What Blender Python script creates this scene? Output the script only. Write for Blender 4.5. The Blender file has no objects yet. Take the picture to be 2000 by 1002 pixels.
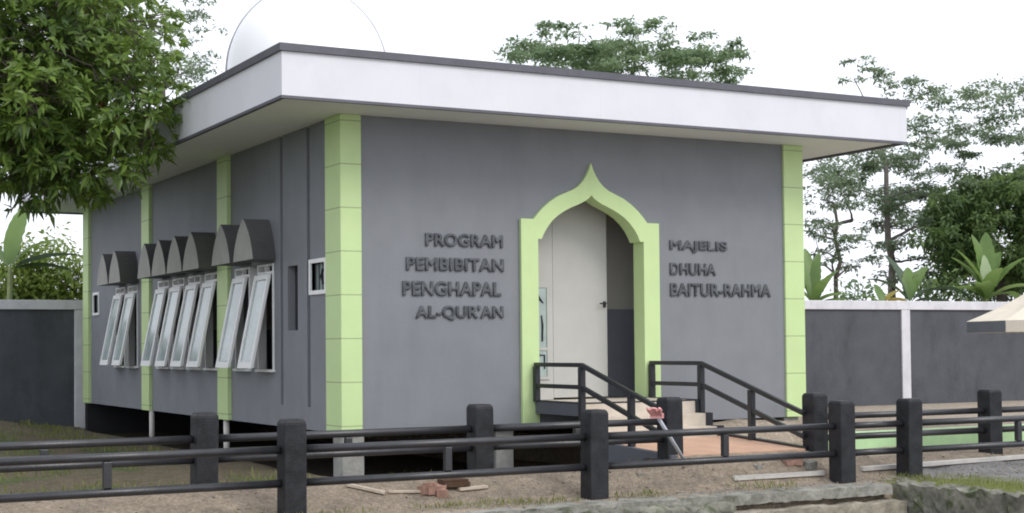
import bpy, bmesh, math, random
import numpy as np
from mathutils import Vector, Matrix, noise as mnoise

random.seed(7)
RNG = np.random.default_rng(11)
SC = bpy.context.scene
COL = SC.collection
R = math.radians

# ------------------------------------------------------------------ camera
CF = Vector((0.47593301, 0.8789262, 0.03124913))
CR = Vector((0.87945607, -0.4758891, -0.00930511))
CU = Vector((-0.00669262, -0.03191085, 0.99946831))
CC = Vector((-6.74739786, -16.69221549, 1.00312448))
FPX, CYPX = 2945.3657, 586.5812
cam_d = bpy.data.cameras.new('camera')
cam = bpy.data.objects.new('camera', cam_d)
COL.objects.link(cam)
m = Matrix.Identity(4)
for i in range(3):
    m[i][0], m[i][1], m[i][2], m[i][3] = CR[i], CU[i], -CF[i], CC[i]
cam.matrix_world = m
cam_d.sensor_width = 36
cam_d.lens = FPX / 2000 * 36
cam_d.shift_y = (CYPX - 501) / 2000
cam_d.clip_start = 0.1
cam_d.clip_end = 2000
SC.camera = cam

# ------------------------------------------------------------------ sky and sun
SUN_EL, SUN_AZ = R(43), R(158)          # azimuth clockwise from +Y
world = bpy.data.worlds.new('World')
SC.world = world
world.use_nodes = True
nt = world.node_tree
nt.nodes.clear()
wo = nt.nodes.new('ShaderNodeOutputWorld')
bg = nt.nodes.new('ShaderNodeBackground')
sky = nt.nodes.new('ShaderNodeTexSky')
sky.sky_type = 'NISHITA'
sky.sun_disc = False
sky.sun_elevation = SUN_EL
sky.sun_rotation = SUN_AZ
sky.dust_density = 4
mx = nt.nodes.new('ShaderNodeMixRGB')
mx.inputs[0].default_value = 0.9          # the even white cloud layer over the blue
mx.inputs[2].default_value = (12.9, 13.3, 14.5, 1)
nt.links.new(sky.outputs[0], mx.inputs[1])
nt.links.new(mx.outputs[0], bg.inputs[0])
bg.inputs[1].default_value = 0.1
nt.links.new(bg.outputs[0], wo.inputs[0])

sun_d = bpy.data.lights.new('sun', 'SUN')
sun_d.energy = 1.35
sun_d.angle = R(25)
sun_d.color = (1.0, 0.96, 0.9)
sun = bpy.data.objects.new('sun', sun_d)
COL.objects.link(sun)
sdir = Vector((math.sin(SUN_AZ) * math.cos(SUN_EL), math.cos(SUN_AZ) * math.cos(SUN_EL), math.sin(SUN_EL)))
sun.rotation_euler = sdir.to_track_quat('Z', 'Y').to_euler()

SC.view_settings.view_transform = 'Standard'
SC.view_settings.look = 'None'
SC.view_settings.exposure = 0.06
SC.view_settings.gamma = 1.0
SC.cycles.filter_width = 1.9
SC.cycles.max_bounces = 6

# ------------------------------------------------------------------ helpers
def unproj(px, py, depth):
    """a point seen at that photo position at that distance, used only to find where things stand"""
    return CC + CF * depth + CR * ((px - 1000) / FPX * depth) + CU * ((CYPX - py) / FPX * depth)

def mat(name, col, rough=0.7, var=0.12, scale=3.0, bump=0.0, bscale=60.0, spec=0.35, col2=None, var2=0.0, metallic=0.0, coat=0.0):
    """painted / mineral surface: base colour with two sizes of noise and a little bump"""
    M = bpy.data.materials.new(name)
    M.use_nodes = True
    n = M.node_tree.nodes
    L = M.node_tree.links
    b = n['Principled BSDF']
    b.inputs['Roughness'].default_value = rough
    b.inputs['Specular IOR Level'].default_value = spec
    b.inputs['Metallic'].default_value = metallic
    b.inputs['Coat Weight'].default_value = coat
    geo = n.new('ShaderNodeNewGeometry')
    nz = n.new('ShaderNodeTexNoise')
    nz.inputs['Scale'].default_value = scale
    nz.inputs['Detail'].default_value = 8
    nz.inputs['Roughness'].default_value = 0.65
    L.new(geo.outputs['Position'], nz.inputs['Vector'])
    cr = n.new('ShaderNodeValToRGB')
    lo = [max(0, c * (1 - var)) for c in col]
    hi = [min(1, c * (1 + var)) for c in (col2 or col)]
    cr.color_ramp.elements[0].position = 0.3
    cr.color_ramp.elements[1].position = 0.7
    cr.color_ramp.elements[0].color = (*lo, 1)
    cr.color_ramp.elements[1].color = (*hi, 1)
    L.new(nz.outputs['Fac'], cr.inputs[0])
    out = cr.outputs[0]
    if bump:
        n2 = n.new('ShaderNodeTexNoise')
        n2.inputs['Scale'].default_value = bscale
        n2.inputs['Detail'].default_value = 5
        L.new(geo.outputs['Position'], n2.inputs['Vector'])
        bp = n.new('ShaderNodeBump')
        bp.inputs['Strength'].default_value = bump
        bp.inputs['Distance'].default_value = 0.02
        L.new(n2.outputs['Fac'], bp.inputs['Height'])
        L.new(bp.outputs[0], b.inputs['Normal'])
    L.new(out, b.inputs['Base Color'])
    M['out'] = cr.name
    return M

def add_joints(M, axis, step, off, width=0.012, dark=0.6):
    """thin tile joints along one axis"""
    n = M.node_tree.nodes; L = M.node_tree.links
    b = n['Principled BSDF']
    src = n[M['out']].outputs[0]
    geo = n.new('ShaderNodeNewGeometry')
    sp = n.new('ShaderNodeSeparateXYZ')
    L.new(geo.outputs['Position'], sp.inputs[0])
    a = n.new('ShaderNodeMath'); a.operation = 'ADD'; a.inputs[1].default_value = -off + 100 * step
    L.new(sp.outputs[axis], a.inputs[0])
    mo = n.new('ShaderNodeMath'); mo.operation = 'MODULO'; mo.inputs[1].default_value = step
    L.new(a.outputs[0], mo.inputs[0])
    lt = n.new('ShaderNodeMath'); lt.operation = 'LESS_THAN'; lt.inputs[1].default_value = width
    L.new(mo.outputs[0], lt.inputs[0])
    mi = n.new('ShaderNodeMixRGB'); mi.blend_type = 'MULTIPLY'
    mi.inputs[2].default_value = (dark, dark, dark, 1)
    L.new(lt.outputs[0], mi.inputs[0]); L.new(src, mi.inputs[1])
    L.new(mi.outputs[0], b.inputs['Base Color'])
    M['out'] = mi.name

def add_streaks(M, dark=0.75, scale=(3, 3, 0.35), lo=0.52, hi=0.75, tint=(1, 1, 1)):
    """rain streaks and grime"""
    n = M.node_tree.nodes; L = M.node_tree.links
    b = n['Principled BSDF']
    src = n[M['out']].outputs[0]
    geo = n.new('ShaderNodeNewGeometry')
    mp = n.new('ShaderNodeMapping'); mp.inputs['Scale'].default_value = scale
    L.new(geo.outputs['Position'], mp.inputs['Vector'])
    nz = n.new('ShaderNodeTexNoise'); nz.inputs['Scale'].default_value = 1.6; nz.inputs['Detail'].default_value = 9
    nz.inputs['Roughness'].default_value = 0.7
    L.new(mp.outputs[0], nz.inputs['Vector'])
    mr = n.new('ShaderNodeMapRange'); mr.inputs['From Min'].default_value = lo; mr.inputs['From Max'].default_value = hi
    L.new(nz.outputs['Fac'], mr.inputs['Value'])
    mi = n.new('ShaderNodeMixRGB'); mi.blend_type = 'MULTIPLY'
    mi.inputs[2].default_value = (dark * tint[0], dark * tint[1], dark * tint[2], 1)
    L.new(mr.outputs[0], mi.inputs[0]); L.new(src, mi.inputs[1])
    L.new(mi.outputs[0], b.inputs['Base Color'])
    M['out'] = mi.name

def leaf_mat(name, c_dark, c_light, trans=0.35, rough=0.45):
    M = bpy.data.materials.new(name)
    M.use_nodes = True
    n = M.node_tree.nodes; L = M.node_tree.links
    b = n['Principled BSDF']
    b.inputs['Roughness'].default_value = rough
    geo = n.new('ShaderNodeNewGeometry')
    cr = n.new('ShaderNodeValToRGB')
    cr.color_ramp.elements[0].color = (*c_dark, 1)
    cr.color_ramp.elements[1].color = (*c_light, 1)
    nz = n.new('ShaderNodeTexNoise'); nz.inputs['Scale'].default_value = 1.3; nz.inputs['Detail'].default_value = 3
    L.new(geo.outputs['Position'], nz.inputs['Vector'])
    ad = n.new('ShaderNodeMath'); ad.operation = 'MULTIPLY_ADD'
    ad.inputs[1].default_value = 0.5
    L.new(geo.outputs['Random Per Island'], ad.inputs[0])
    sb = n.new('ShaderNodeMath'); sb.operation = 'MULTIPLY_ADD'; sb.inputs[1].default_value = 1.2; sb.inputs[2].default_value = -0.35
    L.new(nz.outputs['Fac'], sb.inputs[0])
    L.new(sb.outputs[0], ad.inputs[2])
    L.new(ad.outputs[0], cr.inputs[0])
    L.new(cr.outputs[0], b.inputs['Base Color'])
    tr = n.new('ShaderNodeBsdfTranslucent')
    hs = n.new('ShaderNodeHueSaturation'); hs.inputs['Value'].default_value = 1.25; hs.inputs['Hue'].default_value = 0.485
    L.new(cr.outputs[0], hs.inputs['Color']); L.new(hs.outputs[0], tr.inputs[0])
    ms = n.new('ShaderNodeMixShader'); ms.inputs[0].default_value = trans
    L.new(b.outputs[0], ms.inputs[1]); L.new(tr.outputs[0], ms.inputs[2])
    L.new(ms.outputs[0], n['Material Output'].inputs[0])
    return M

ROOT = {}
def tag(o, label=None, cat=None, group=None, kind=None):
    if label: o['label'] = label
    if cat: o['category'] = cat
    if group: o['group'] = group
    if kind: o['kind'] = kind
    return o

def thing(name, loc, label, cat, group=None):
    o = bpy.data.objects.new(name, None)
    o.empty_display_size = 0.2
    o.location = loc
    COL.objects.link(o)
    ROOT[o.name] = Vector(loc)
    return tag(o, label, cat, group)

class MB:
    def __init__(s):
        s.v = []; s.f = []; s.mi = []
    def add(s, vs, fs, mi=0):
        k = len(s.v)
        s.v += [tuple(v) for v in vs]
        s.f += [tuple(i + k for i in f) for f in fs]
        s.mi += [mi] * len(fs)
    def box(s, a, b, mi=0):
        x0, y0, z0 = [min(a[i], b[i]) for i in range(3)]
        x1, y1, z1 = [max(a[i], b[i]) for i in range(3)]
        s.add([(x0, y0, z0), (x1, y0, z0), (x1, y1, z0), (x0, y1, z0), (x0, y0, z1), (x1, y0, z1), (x1, y1, z1), (x0, y1, z1)],
              [(0, 3, 2, 1), (4, 5, 6, 7), (0, 1, 5, 4), (1, 2, 6, 5), (2, 3, 7, 6), (3, 0, 4, 7)], mi)
    def bar(s, p, q, w, h, mi=0):
        """rectangular bar from p to q, h measured upward"""
        p = Vector(p); q = Vector(q); d = (q - p).normalized()
        up = Vector((0, 0, 1))
        if abs(d.z) > 0.95: up = Vector((0, 1, 0))
        sx = d.cross(up).normalized() * w / 2
        sy = sx.cross(d).normalized() * h / 2
        vs = [c + a * sx + b * sy for c in (p, q) for a, b in ((-1, -1), (1, -1), (1, 1), (-1, 1))]
        s.add(vs, [(3, 2, 1, 0), (4, 5, 6, 7), (0, 1, 5, 4), (1, 2, 6, 5), (2, 3, 7, 6), (3, 0, 4, 7)], mi)
    def tube(s, pts, rad, seg=8, mi=0):
        pts = [Vector(p) for p in pts]
        if not hasattr(rad, '__len__'): rad = [rad] * len(pts)
        rings = []
        for i, p in enumerate(pts):
            d = (pts[min(i + 1, len(pts) - 1)] - pts[max(i - 1, 0)]).normalized()
            u = d.cross(Vector((0.31, 0.17, 0.93)))
            if u.length < 1e-3: u = d.cross(Vector((1, 0, 0)))
            u.normalize(); w = d.cross(u)
            rings.append([p + (u * math.cos(2 * math.pi * k / seg) + w * math.sin(2 * math.pi * k / seg)) * rad[i] for k in range(seg)])
        vs = [v for r in rings for v in r]
        fs = []
        for i in range(len(pts) - 1):
            for k in range(seg):
                a = i * seg + k; b = i * seg + (k + 1) % seg
                fs.append((a, b, b + seg, a + seg))
        fs.append(tuple(range(seg))[::-1])
        fs.append(tuple(range((len(pts) - 1) * seg, len(pts) * seg)))
        s.add(vs, fs, mi)
    def prism(s, poly, fn, a, b, mi=0, mi_cap=None):
        """poly of (u,v); fn(u,v,t) -> xyz, extruded from t=a to t=b"""
        n = len(poly)
        s.add([fn(u, v, a) for u, v in poly] + [fn(u, v, b) for u, v in poly], [(i, (i + 1) % n, (i + 1) % n + n, i + n) for i in range(n)], mi)
        mc = mi if mi_cap is None else mi_cap
        s.add([fn(u, v, a) for u, v in poly], [tuple(range(n))[::-1]], mc)
        s.add([fn(u, v, b) for u, v in poly], [tuple(range(n))], mc)
    def build(s, name, mats, parent=None, bevel=0.0, smooth=False, root=None, fix=True, merge=False):
        me = bpy.data.meshes.new(name)
        off = Vector((0, 0, 0))
        r = parent
        while r is not None and r.parent is not None: r = r.parent
        if r is not None and r.name in ROOT: off = ROOT[r.name]
        me.from_pydata([(x - off.x, y - off.y, z - off.z) for x, y, z in s.v], [], s.f)
        if not isinstance(mats, (list, tuple)): mats = [mats]
        for mm in mats: me.materials.append(mm)
        me.polygons.foreach_set('material_index', s.mi)
        if fix:
            bm = bmesh.new(); bm.from_mesh(me)
            if merge: bmesh.ops.remove_doubles(bm, verts=bm.verts, dist=1e-4)
            bmesh.ops.recalc_face_normals(bm, faces=bm.faces)
            bm.to_mesh(me); bm.free()
        if smooth:
            me.polygons.foreach_set('use_smooth', [True] * len(me.polygons))
        o = bpy.data.objects.new(name, me)
        COL.objects.link(o)
        if parent: o.parent = parent
        if bevel:
            bv = o.modifiers.new('bevel', 'BEVEL'); bv.width = bevel; bv.segments = 2; bv.limit_method = 'ANGLE'
        return o

def fbm(x, y, s=1.0, o=4):
    return mnoise.fractal(Vector((x * s, y * s, 3.7)), 1.0, 2.0, o)

# ------------------------------------------------------------------ materials
M_wall = mat('grey_wall_paint', (0.231, 0.243, 0.263), 0.75, 0.07, 1.6, 0.12, 45)
add_streaks(M_wall, 0.91, (2.2, 2.2, 0.3), 0.5, 0.8)
M_wall_dk = mat('dark_grey_wall_paint', (0.115, 0.12, 0.14), 0.75, 0.08, 1.6, 0.12, 45)
M_lime = mat('lime_paint', (0.58, 0.745, 0.37), 0.6, 0.04, 2.0, 0.08, 60)
add_streaks(M_lime, 0.9, (4, 4, 0.5), 0.55, 0.85)
M_lime_j = mat('lime_tile_paint', (0.58, 0.745, 0.37), 0.55, 0.04, 2.0, 0.06, 60)
add_joints(M_lime_j, 2, 0.52, 0.6, 0.014, 0.62)
M_white = mat('white_paint', (0.73, 0.73, 0.77), 0.6, 0.035, 1.2, 0.05, 40)
add_streaks(M_white, 0.93, (1.5, 1.5, 0.8), 0.5, 0.8)
add_joints(M_white, 0, 2.44, 0.6, 0.006, 0.92)
M_dome = mat('white_dome_shell', (0.95, 0.95, 0.96), 0.3, 0.01, 1.5)
M_outline_shade = mat('grey_outline_shade', (0.42, 0.42, 0.45), 0.6, 0.1, 4)
M_cap = mat('slate_trim', (0.12, 0.12, 0.14), 0.6, 0.15, 3, 0.1, 40)
M_black = mat('black_fence_paint', (0.015, 0.016, 0.019), 0.55, 0.35, 7, 0.25, 50, 0.3, col2=(0.024, 0.025, 0.029))
M_rail = mat('black_rail_paint', (0.024, 0.025, 0.029), 0.36, 0.35, 6, 0.15, 50, 0.7)
M_blackm = mat('black_metal', (0.018, 0.02, 0.024), 0.42, 0.2, 9, 0.0, 50, 0.5)
M_winwhite = mat('white_window_frame', (0.85, 0.86, 0.85), 0.5, 0.05, 5)
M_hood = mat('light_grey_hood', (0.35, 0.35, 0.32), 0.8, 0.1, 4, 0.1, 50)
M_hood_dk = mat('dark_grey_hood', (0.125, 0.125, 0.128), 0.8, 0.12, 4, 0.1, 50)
M_glass = mat('teal_glass', (0.40, 0.48, 0.47), 0.12, 0.22, 2.5, 0, 50, 0.6)
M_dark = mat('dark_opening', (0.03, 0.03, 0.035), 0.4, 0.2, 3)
M_int = mat('interior_plaster', (0.5, 0.49, 0.45), 0.8, 0.05, 2)
M_wains = mat('navy_wainscot', (0.22, 0.235, 0.27), 0.6, 0.08, 2)
M_tile = mat('cream_tile', (0.62, 0.55, 0.46), 0.45, 0.1, 5, 0.05, 30)
M_orange = mat('terracotta_tile', (0.62, 0.39, 0.27), 0.5, 0.12, 3, 0.08, 30)
M_conc = mat('raw_concrete', (0.30, 0.30, 0.28), 0.85, 0.25, 5, 0.4, 30)
M_kerb = mat('weathered_concrete', (0.27, 0.265, 0.235), 0.9, 0.35, 5, 0.7, 22, 0.2)
add_streaks(M_kerb, 0.45, (2, 2, 2), 0.48, 0.66, (0.95, 1.0, 0.85))
M_moss = mat('mossy_stone', (0.17, 0.168, 0.145), 0.95, 0.5, 4.5, 0.9, 14, 0.2, col2=(0.2, 0.195, 0.16))
add_streaks(M_moss, 0.5, (3, 3, 3), 0.5, 0.62, (0.8, 1.0, 0.6))
M_bwall = mat('slate_boundary_paint', (0.088, 0.094, 0.108), 0.85, 0.16, 1.3, 0.25, 25)
add_streaks(M_bwall, 0.7, (1.2, 1.2, 0.5), 0.5, 0.72, (1.0, 0.97, 0.9))
M_bcap = mat('white_coping', (0.66, 0.66, 0.69), 0.75, 0.1, 3, 0.1, 40)
add_streaks(M_bcap, 0.8, (3, 3, 1), 0.5, 0.75)
M_mint = mat('pale_green_paint', (0.50, 0.74, 0.41), 0.75, 0.12, 2.2, 0.15, 30)
M_text = mat('dark_metal_letters', (0.085, 0.093, 0.103), 0.36, 0.5, 8, 0, 50, 0.5)
M_bark = mat('bark', (0.11, 0.092, 0.08), 0.9, 0.35, 6, 0.6, 20)
M_barkg = mat('grey_bark', (0.17, 0.15, 0.14), 0.9, 0.3, 6, 0.5, 20)
M_wood = mat('pale_timber', (0.55, 0.47, 0.38), 0.75, 0.2, 9, 0.3, 50)
M_brick = mat('broken_brick', (0.36, 0.22, 0.17), 0.9, 0.35, 14, 0.5, 40)
M_pvc = mat('white_pvc', (0.62, 0.60, 0.56), 0.5, 0.12, 8)
M_pink = mat('pink_bristle', (0.72, 0.36, 0.35), 0.85, 0.2, 12)
M_stick = mat('pale_blue_stick', (0.55, 0.60, 0.68), 0.4, 0.1, 9)
M_cream = mat('cream_canvas', (0.74, 0.67, 0.55), 0.85, 0.08, 3, 0.1, 60)
M_bluec = mat('slate_blue_canvas', (0.15, 0.16, 0.19), 0.85, 0.1, 3, 0.1, 60)
M_brownc = mat('brown_canvas', (0.10, 0.07, 0.07), 0.85, 0.1, 3, 0.1, 60)

# ------------------------------------------------------------------ terrain
def sstep(a, b, x):
    t = min(1, max(0, (x - a) / (b - a)))
    return t * t * (3 - 2 * t)
def lerp(a, b, t): return a + (b - a) * t

def height(x, y):
    # base level beyond the fence line, left and right
    left = lerp(-0.45, lerp(-0.45, -0.2, sstep(-0.6, -2.5, x)), sstep(2, 13, y)) + 0.12 * sstep(-1, -5, x) * sstep(2, 9, y)
    yard = lerp(-0.25, -0.31, sstep(0, 8, y))
    # apron in front of the facade right of the stairs
    apron = lerp(-0.04, lerp(-0.25, -0.47, sstep(4.9, 5.8, x)), sstep(-0.15, lerp(-1.6, -1.15, sstep(4.9, 5.8, x)), y))
    apron = lerp(apron, -0.5, sstep(6.0, 6.5, x) * sstep(-0.25, -0.5, y))
    right_low = -0.48
    # under the building and left of the stairs
    under = lerp(left, -0.68, sstep(-0.5, 0.35, x) * (1 - sstep(13.0, 13.4, y)))
    if x <= 4.35:
        back = under if x < 3.2 or y > -0.1 else lerp(under, -0.3, sstep(3.2, 3.6, x))
    elif x <= 6.85:
        back = apron
    else:
        back = lerp(right_low, yard, sstep(-0.30, -0.24, y)) if x > 6.95 else lerp(apron, lerp(right_low, yard, sstep(-0.30, -0.24, y)), (x - 6.85) * 10)
    if y > 0.1 and 4.35 < x <= 6.95: back = -0.3
    crest = lerp(lerp(-0.29, -0.19, sstep(2.38, 2.55, x)), -0.34, sstep(4.2, 5.6, x))
    # crest at y=-3, falls outward to -0.5 at y=-3.85
    if y > -2.75:
        h = lerp(crest, back, sstep(-2.75, -1.9, y))
    elif y > -3.2:
        h = crest
    else:
        h = lerp(crest, -0.5, sstep(-3.2, -3.85, y))
    # ditch in front of the kerb
    if x < 4.95:
        din = sstep(-4.27, -4.4, y) * (1 - sstep(-8.0, -8.6, y)) * (1 - sstep(4.75, 4.88, x))
        h = lerp(h, -1.5, din)
    if y < -8: h = lerp(h, -0.55, sstep(-8, -8.6, y))
    return h

def axis_coords(lo, hi, a, b, fine, grow=1.35):
    xs = list(np.arange(a, b + 1e-6, fine))
    s = fine
    x = a
    left = []
    while x > lo:
        s *= grow; x -= s; left.append(x)
    s = fine; x = xs[-1]; right = []
    while x < hi:
        s *= grow; x += s; right.append(x)
    return left[::-1] + xs + right
xs = axis_coords(-160, 260, -6, 10.5, 0.11)
ys = axis_coords(-120, 420, -5.2, 0.6, 0.06)
gv, gc = [], []
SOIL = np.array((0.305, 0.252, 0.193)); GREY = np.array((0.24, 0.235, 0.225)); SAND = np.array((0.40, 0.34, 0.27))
GRS = np.array((0.085, 0.11, 0.045)); VOID_SHADE = np.array((0.06, 0.05, 0.04)); MOS = np.array((0.15, 0.17, 0.05))
for y in ys:
    for x in xs:
        h = height(x, y)
        near = -9 < x < 14 and -9 < y < 14
        if near:
            a = 0.02 if y < -1 else 0.04
            if 2.4 < x < 4.5 and -3.3 < y < 0: a = 0.008
            h += a * fbm(x, y, 1.1) + 0.010 * fbm(x + 9, y, 6.0)
        gv.append((x, y, h))
        c = SOIL.copy()
        g = sstep(5.0, 5.9, x + 0.25 * fbm(x, y, 1.5)) * sstep(-3.35, -3.6, y)
        c = lerp(c, GREY, g)
        g = sstep(4.4, 4.8, x) * sstep(-2.2, -1.4, y)
        c = lerp(c, SAND, g * (0.75 + 0.3 * fbm(x, y, 2)))
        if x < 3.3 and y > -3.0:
            c = lerp(c, np.array((0.125, 0.105, 0.072)), sstep(-3.0, -2.6, y))  # olive brown soil, with the shade under the tree painted in
            c = lerp(c, VOID_SHADE, sstep(-0.3, 0.3, x) * 0.95)  # shade beneath the hall painted into the ground colour
            g = sstep(0.02, 0.3, fbm(x, y, 0.9)) * (1 - sstep(-1.6, -0.6, x))
            c = lerp(c, GRS, g * 0.85)
        if 4.6 < x < 9 and y < -3.7:
            g = sstep(-3.85, -4.15, y + 0.25 * fbm(x, y, 2.0)) * (1 - sstep(5.5, 6.3, x + 0.3 * fbm(x, y, 1.2)))
            c = lerp(c, MOS, g)
        if y > 15 or x < -9 or x > 26:
            c = GRS * 0.9
        if y < -8.3: c = np.array((0.33, 0.32, 0.30))  # unseen road near the camera, kept pale to bounce light onto the soffit
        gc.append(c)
nx, ny = len(xs), len(ys)
gf = [(j * nx + i, j * nx + i + 1, (j + 1) * nx + i + 1, (j + 1) * nx + i) for j in range(ny - 1) for i in range(nx - 1)]
gm = bpy.data.meshes.new('ground')
gm.from_pydata(gv, [], gf)
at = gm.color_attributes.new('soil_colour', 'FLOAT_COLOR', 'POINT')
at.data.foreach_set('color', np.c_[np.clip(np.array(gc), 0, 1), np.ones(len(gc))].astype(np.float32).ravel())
gm.polygons.foreach_set('use_smooth', [True] * len(gm.polygons))
M_ground = bpy.data.materials.new('bare_soil')
M_ground.use_nodes = True
n = M_ground.node_tree.nodes; L = M_ground.node_tree.links
b = n['Principled BSDF']; b.inputs['Roughness'].default_value = 0.95; b.inputs['Specular IOR Level'].default_value = 0.15
ca = n.new('ShaderNodeAttribute'); ca.attribute_name = 'soil_colour'
geo = n.new('ShaderNodeNewGeometry')
n1 = n.new('ShaderNodeTexNoise'); n1.inputs['Scale'].default_value = 5; n1.inputs['Detail'].default_value = 10; n1.inputs['Roughness'].default_value = 0.75
n2 = n.new('ShaderNodeTexVoronoi'); n2.inputs['Scale'].default_value = 16
n3 = n.new('ShaderNodeTexNoise'); n3.inputs['Scale'].default_value = 45; n3.inputs['Detail'].default_value = 6
for q in (n1, n2, n3): L.new(geo.outputs['Position'], q.inputs['Vector'])
r1 = n.new('ShaderNodeMapRange'); r1.inputs['From Min'].default_value = 0.3; r1.inputs['From Max'].default_value = 0.7
r1.inputs['To Min'].default_value = 0.68; r1.inputs['To Max'].default_value = 1.3
L.new(n1.outputs['Fac'], r1.inputs['Value'])
hs = n.new('ShaderNodeVectorMath'); hs.operation = 'SCALE'
L.new(ca.outputs['Color'], hs.inputs[0]); L.new(r1.outputs[0], hs.inputs['Scale'])
n4 = n.new('ShaderNodeTexNoise'); n4.inputs['Scale'].default_value = 28; n4.inputs['Detail'].default_value = 8; n4.inputs['Roughness'].default_value = 0.8
L.new(geo.outputs['Position'], n4.inputs['Vector'])
r4 = n.new('ShaderNodeMapRange'); r4.inputs['From Min'].default_value = 0.32; r4.inputs['From Max'].default_value = 0.68
r4.inputs['To Min'].default_value = 0.55; r4.inputs['To Max'].default_value = 1.4
L.new(n4.outputs['Fac'], r4.inputs['Value'])
h2 = n.new('ShaderNodeVectorMath'); h2.operation = 'SCALE'
L.new(hs.outputs[0], h2.inputs[0]); L.new(r4.outputs[0], h2.inputs['Scale'])
# scattered pale pebbles
r2 = n.new('ShaderNodeMapRange'); r2.inputs['From Min'].default_value = 0.20; r2.inputs['From Max'].default_value = 0.12
L.new(n2.outputs['Distance'], r2.inputs['Value'])
r3 = n.new('ShaderNodeMath'); r3.operation = 'GREATER_THAN'; r3.inputs[1].default_value = 0.72
sp = n.new('ShaderNodeSeparateColor'); L.new(n2.outputs['Color'], sp.inputs[0]); L.new(sp.outputs[0], r3.inputs[0])
pm = n.new('ShaderNodeMath'); pm.operation = 'MULTIPLY'; L.new(r2.outputs[0], pm.inputs[0]); L.new(r3.outputs[0], pm.inputs[1])
mi = n.new('ShaderNodeMixRGB'); mi.inputs[2].default_value = (0.34, 0.31, 0.27, 1)
L.new(pm.outputs[0], mi.inputs[0]); L.new(h2.outputs[0], mi.inputs[1])
L.new(mi.outputs[0], b.inputs['Base Color'])
bp = n.new('ShaderNodeBump'); bp.inputs['Strength'].default_value = 0.8; bp.inputs['Distance'].default_value = 0.03
ad = n.new('ShaderNodeMath'); L.new(n3.outputs['Fac'], ad.inputs[0]); L.new(pm.outputs[0], ad.inputs[1])
L.new(ad.outputs[0], bp.inputs['Height']); L.new(bp.outputs[0], b.inputs['Normal'])
gm.materials.append(M_ground)
go = bpy.data.objects.new('ground', gm)
COL.objects.link(go)
tag(go, kind='structure')

# ------------------------------------------------------------------ the prayer hall
W, D, H = 6.92, 13.36, 3.81
hall = thing('prayer_hall', (0, 0, 0), 'grey single storey prayer hall with lime pillars, pointed doorway and wide white flat roof', 'building')

ARC_O = [(1.045, 2.63), (0.86, 2.63), (0.80, 2.70), (0.72, 2.78), (0.62, 2.86), (0.50, 2.935), (0.38, 2.985), (0.27, 3.03), (0.19, 3.08), (0.125, 3.145), (0.075, 3.215), (0.035, 3.29), (0.0, 3.38)]
ARC_I = [(0.80, 2.38), (0.745, 2.38), (0.71, 2.455), (0.655, 2.54), (0.585, 2.62), (0.50, 2.69), (0.41, 2.745), (0.32, 2.79), (0.235, 2.825), (0.16, 2.855), (0.10, 2.885), (0.045, 2.92), (0.0, 2.965)]
XC = 3.45
# front wall with the arched doorway
mb = MB()
fy = lambda u, v, t: (u, t, v)
mb.box((0, 0, 0), (XC - 0.9, 0.2, H - 0.006))
mb.box((XC + 0.9, 0, 0), (W, 0.2, H - 0.006))
poly = [(XC - 0.9, H - 0.006), (XC - 0.9, 2.45)] + [(XC - u - 0.06 if u > 0.1 else XC - u, v + 0.06) for u, v in ARC_I[1:]] + [(XC + u + (0.06 if u > 0.1 else 0), v + 0.06) for u, v in ARC_I[1:-1][::-1]] + [(XC + 0.9, 2.45), (XC + 0.9, H - 0.006)]
mb.prism(poly, fy, 0.0, 0.2)
mb.box((XC - 0.9, 0, -0.0), (XC + 0.9, 0.2, 0.31))
mb.build('front_wall', M_wall, hall)

def wall_grid(us, vs, cell, fn, thick):
    """wall of cells: cell(u,v) -> depth of its outer face or None for an opening; fn(u,v,t) -> xyz"""
    q = MB()
    nu, nv = len(us) - 1, len(vs) - 1
    dep = [[cell((us[i] + us[i + 1]) / 2, (vs[j] + vs[j + 1]) / 2) for j in range(nv)] for i in range(nu)]
    for i in range(nu):
        for j in range(nv):
            d = dep[i][j]
            a, b_, c, e = us[i], us[i + 1], vs[j], vs[j + 1]
            if d is not None:
                q.add([fn(a, c, d), fn(b_, c, d), fn(b_, e, d), fn(a, e, d)], [(0, 1, 2, 3)])
                q.add([fn(a, c, thick), fn(b_, c, thick), fn(b_, e, thick), fn(a, e, thick)], [(3, 2, 1, 0)])
            for di, dj, (p0, p1) in ((1, 0, ((b_, c), (b_, e))), (0, 1, ((a, e), (b_, e)))):
                ii, jj = i + di, j + dj
                o = dep[ii][jj] if ii < nu and jj < nv else None
                d1 = thick if d is None else d
                d2 = thick if o is None else o
                if abs(d1 - d2) > 1e-6:
                    q.add([fn(*p0, d1), fn(*p1, d1), fn(*p1, d2), fn(*p0, d2)], [(0, 1, 2, 3)])
            if i == 0 and d is not None:
                q.add([fn(a, c, d), fn(a, e, d), fn(a, e, thick), fn(a, c, thick)], [(0, 1, 2, 3)])
            if j == 0 and d is not None:
                q.add([fn(a, c, d), fn(b_, c, d), fn(b_, c, thick), fn(a, c, thick)], [(0, 1, 2, 3)])
    return q
WIN_Y = [2.42, 3.39, 4.83, 5.70, 6.58, 7.45, 9.42, 10.30]
WW = 0.57
GROUPS = [(2.40, 4.00), (4.80, 8.05), (9.40, 10.90)]
ZS, ZT = 0.74, 2.15
def side_cell(u, v):
    for a, b_ in GROUPS:
        if a < u < b_ and ZS < v < ZT: return None
    if (1.06 < u < 1.17 or 2.05 < u < 2.15) and v > 0.28: return 0.09
    if 1.50 < u < 1.87 and 1.25 < v < 2.08: return 0.16
    if 0.52 < u < 1.0 and 1.73 < v < 2.07: return 0.12
    if 12.26 < u < 12.66 and 1.74 < v < 2.08: return 0.12
    return 0.0
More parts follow.
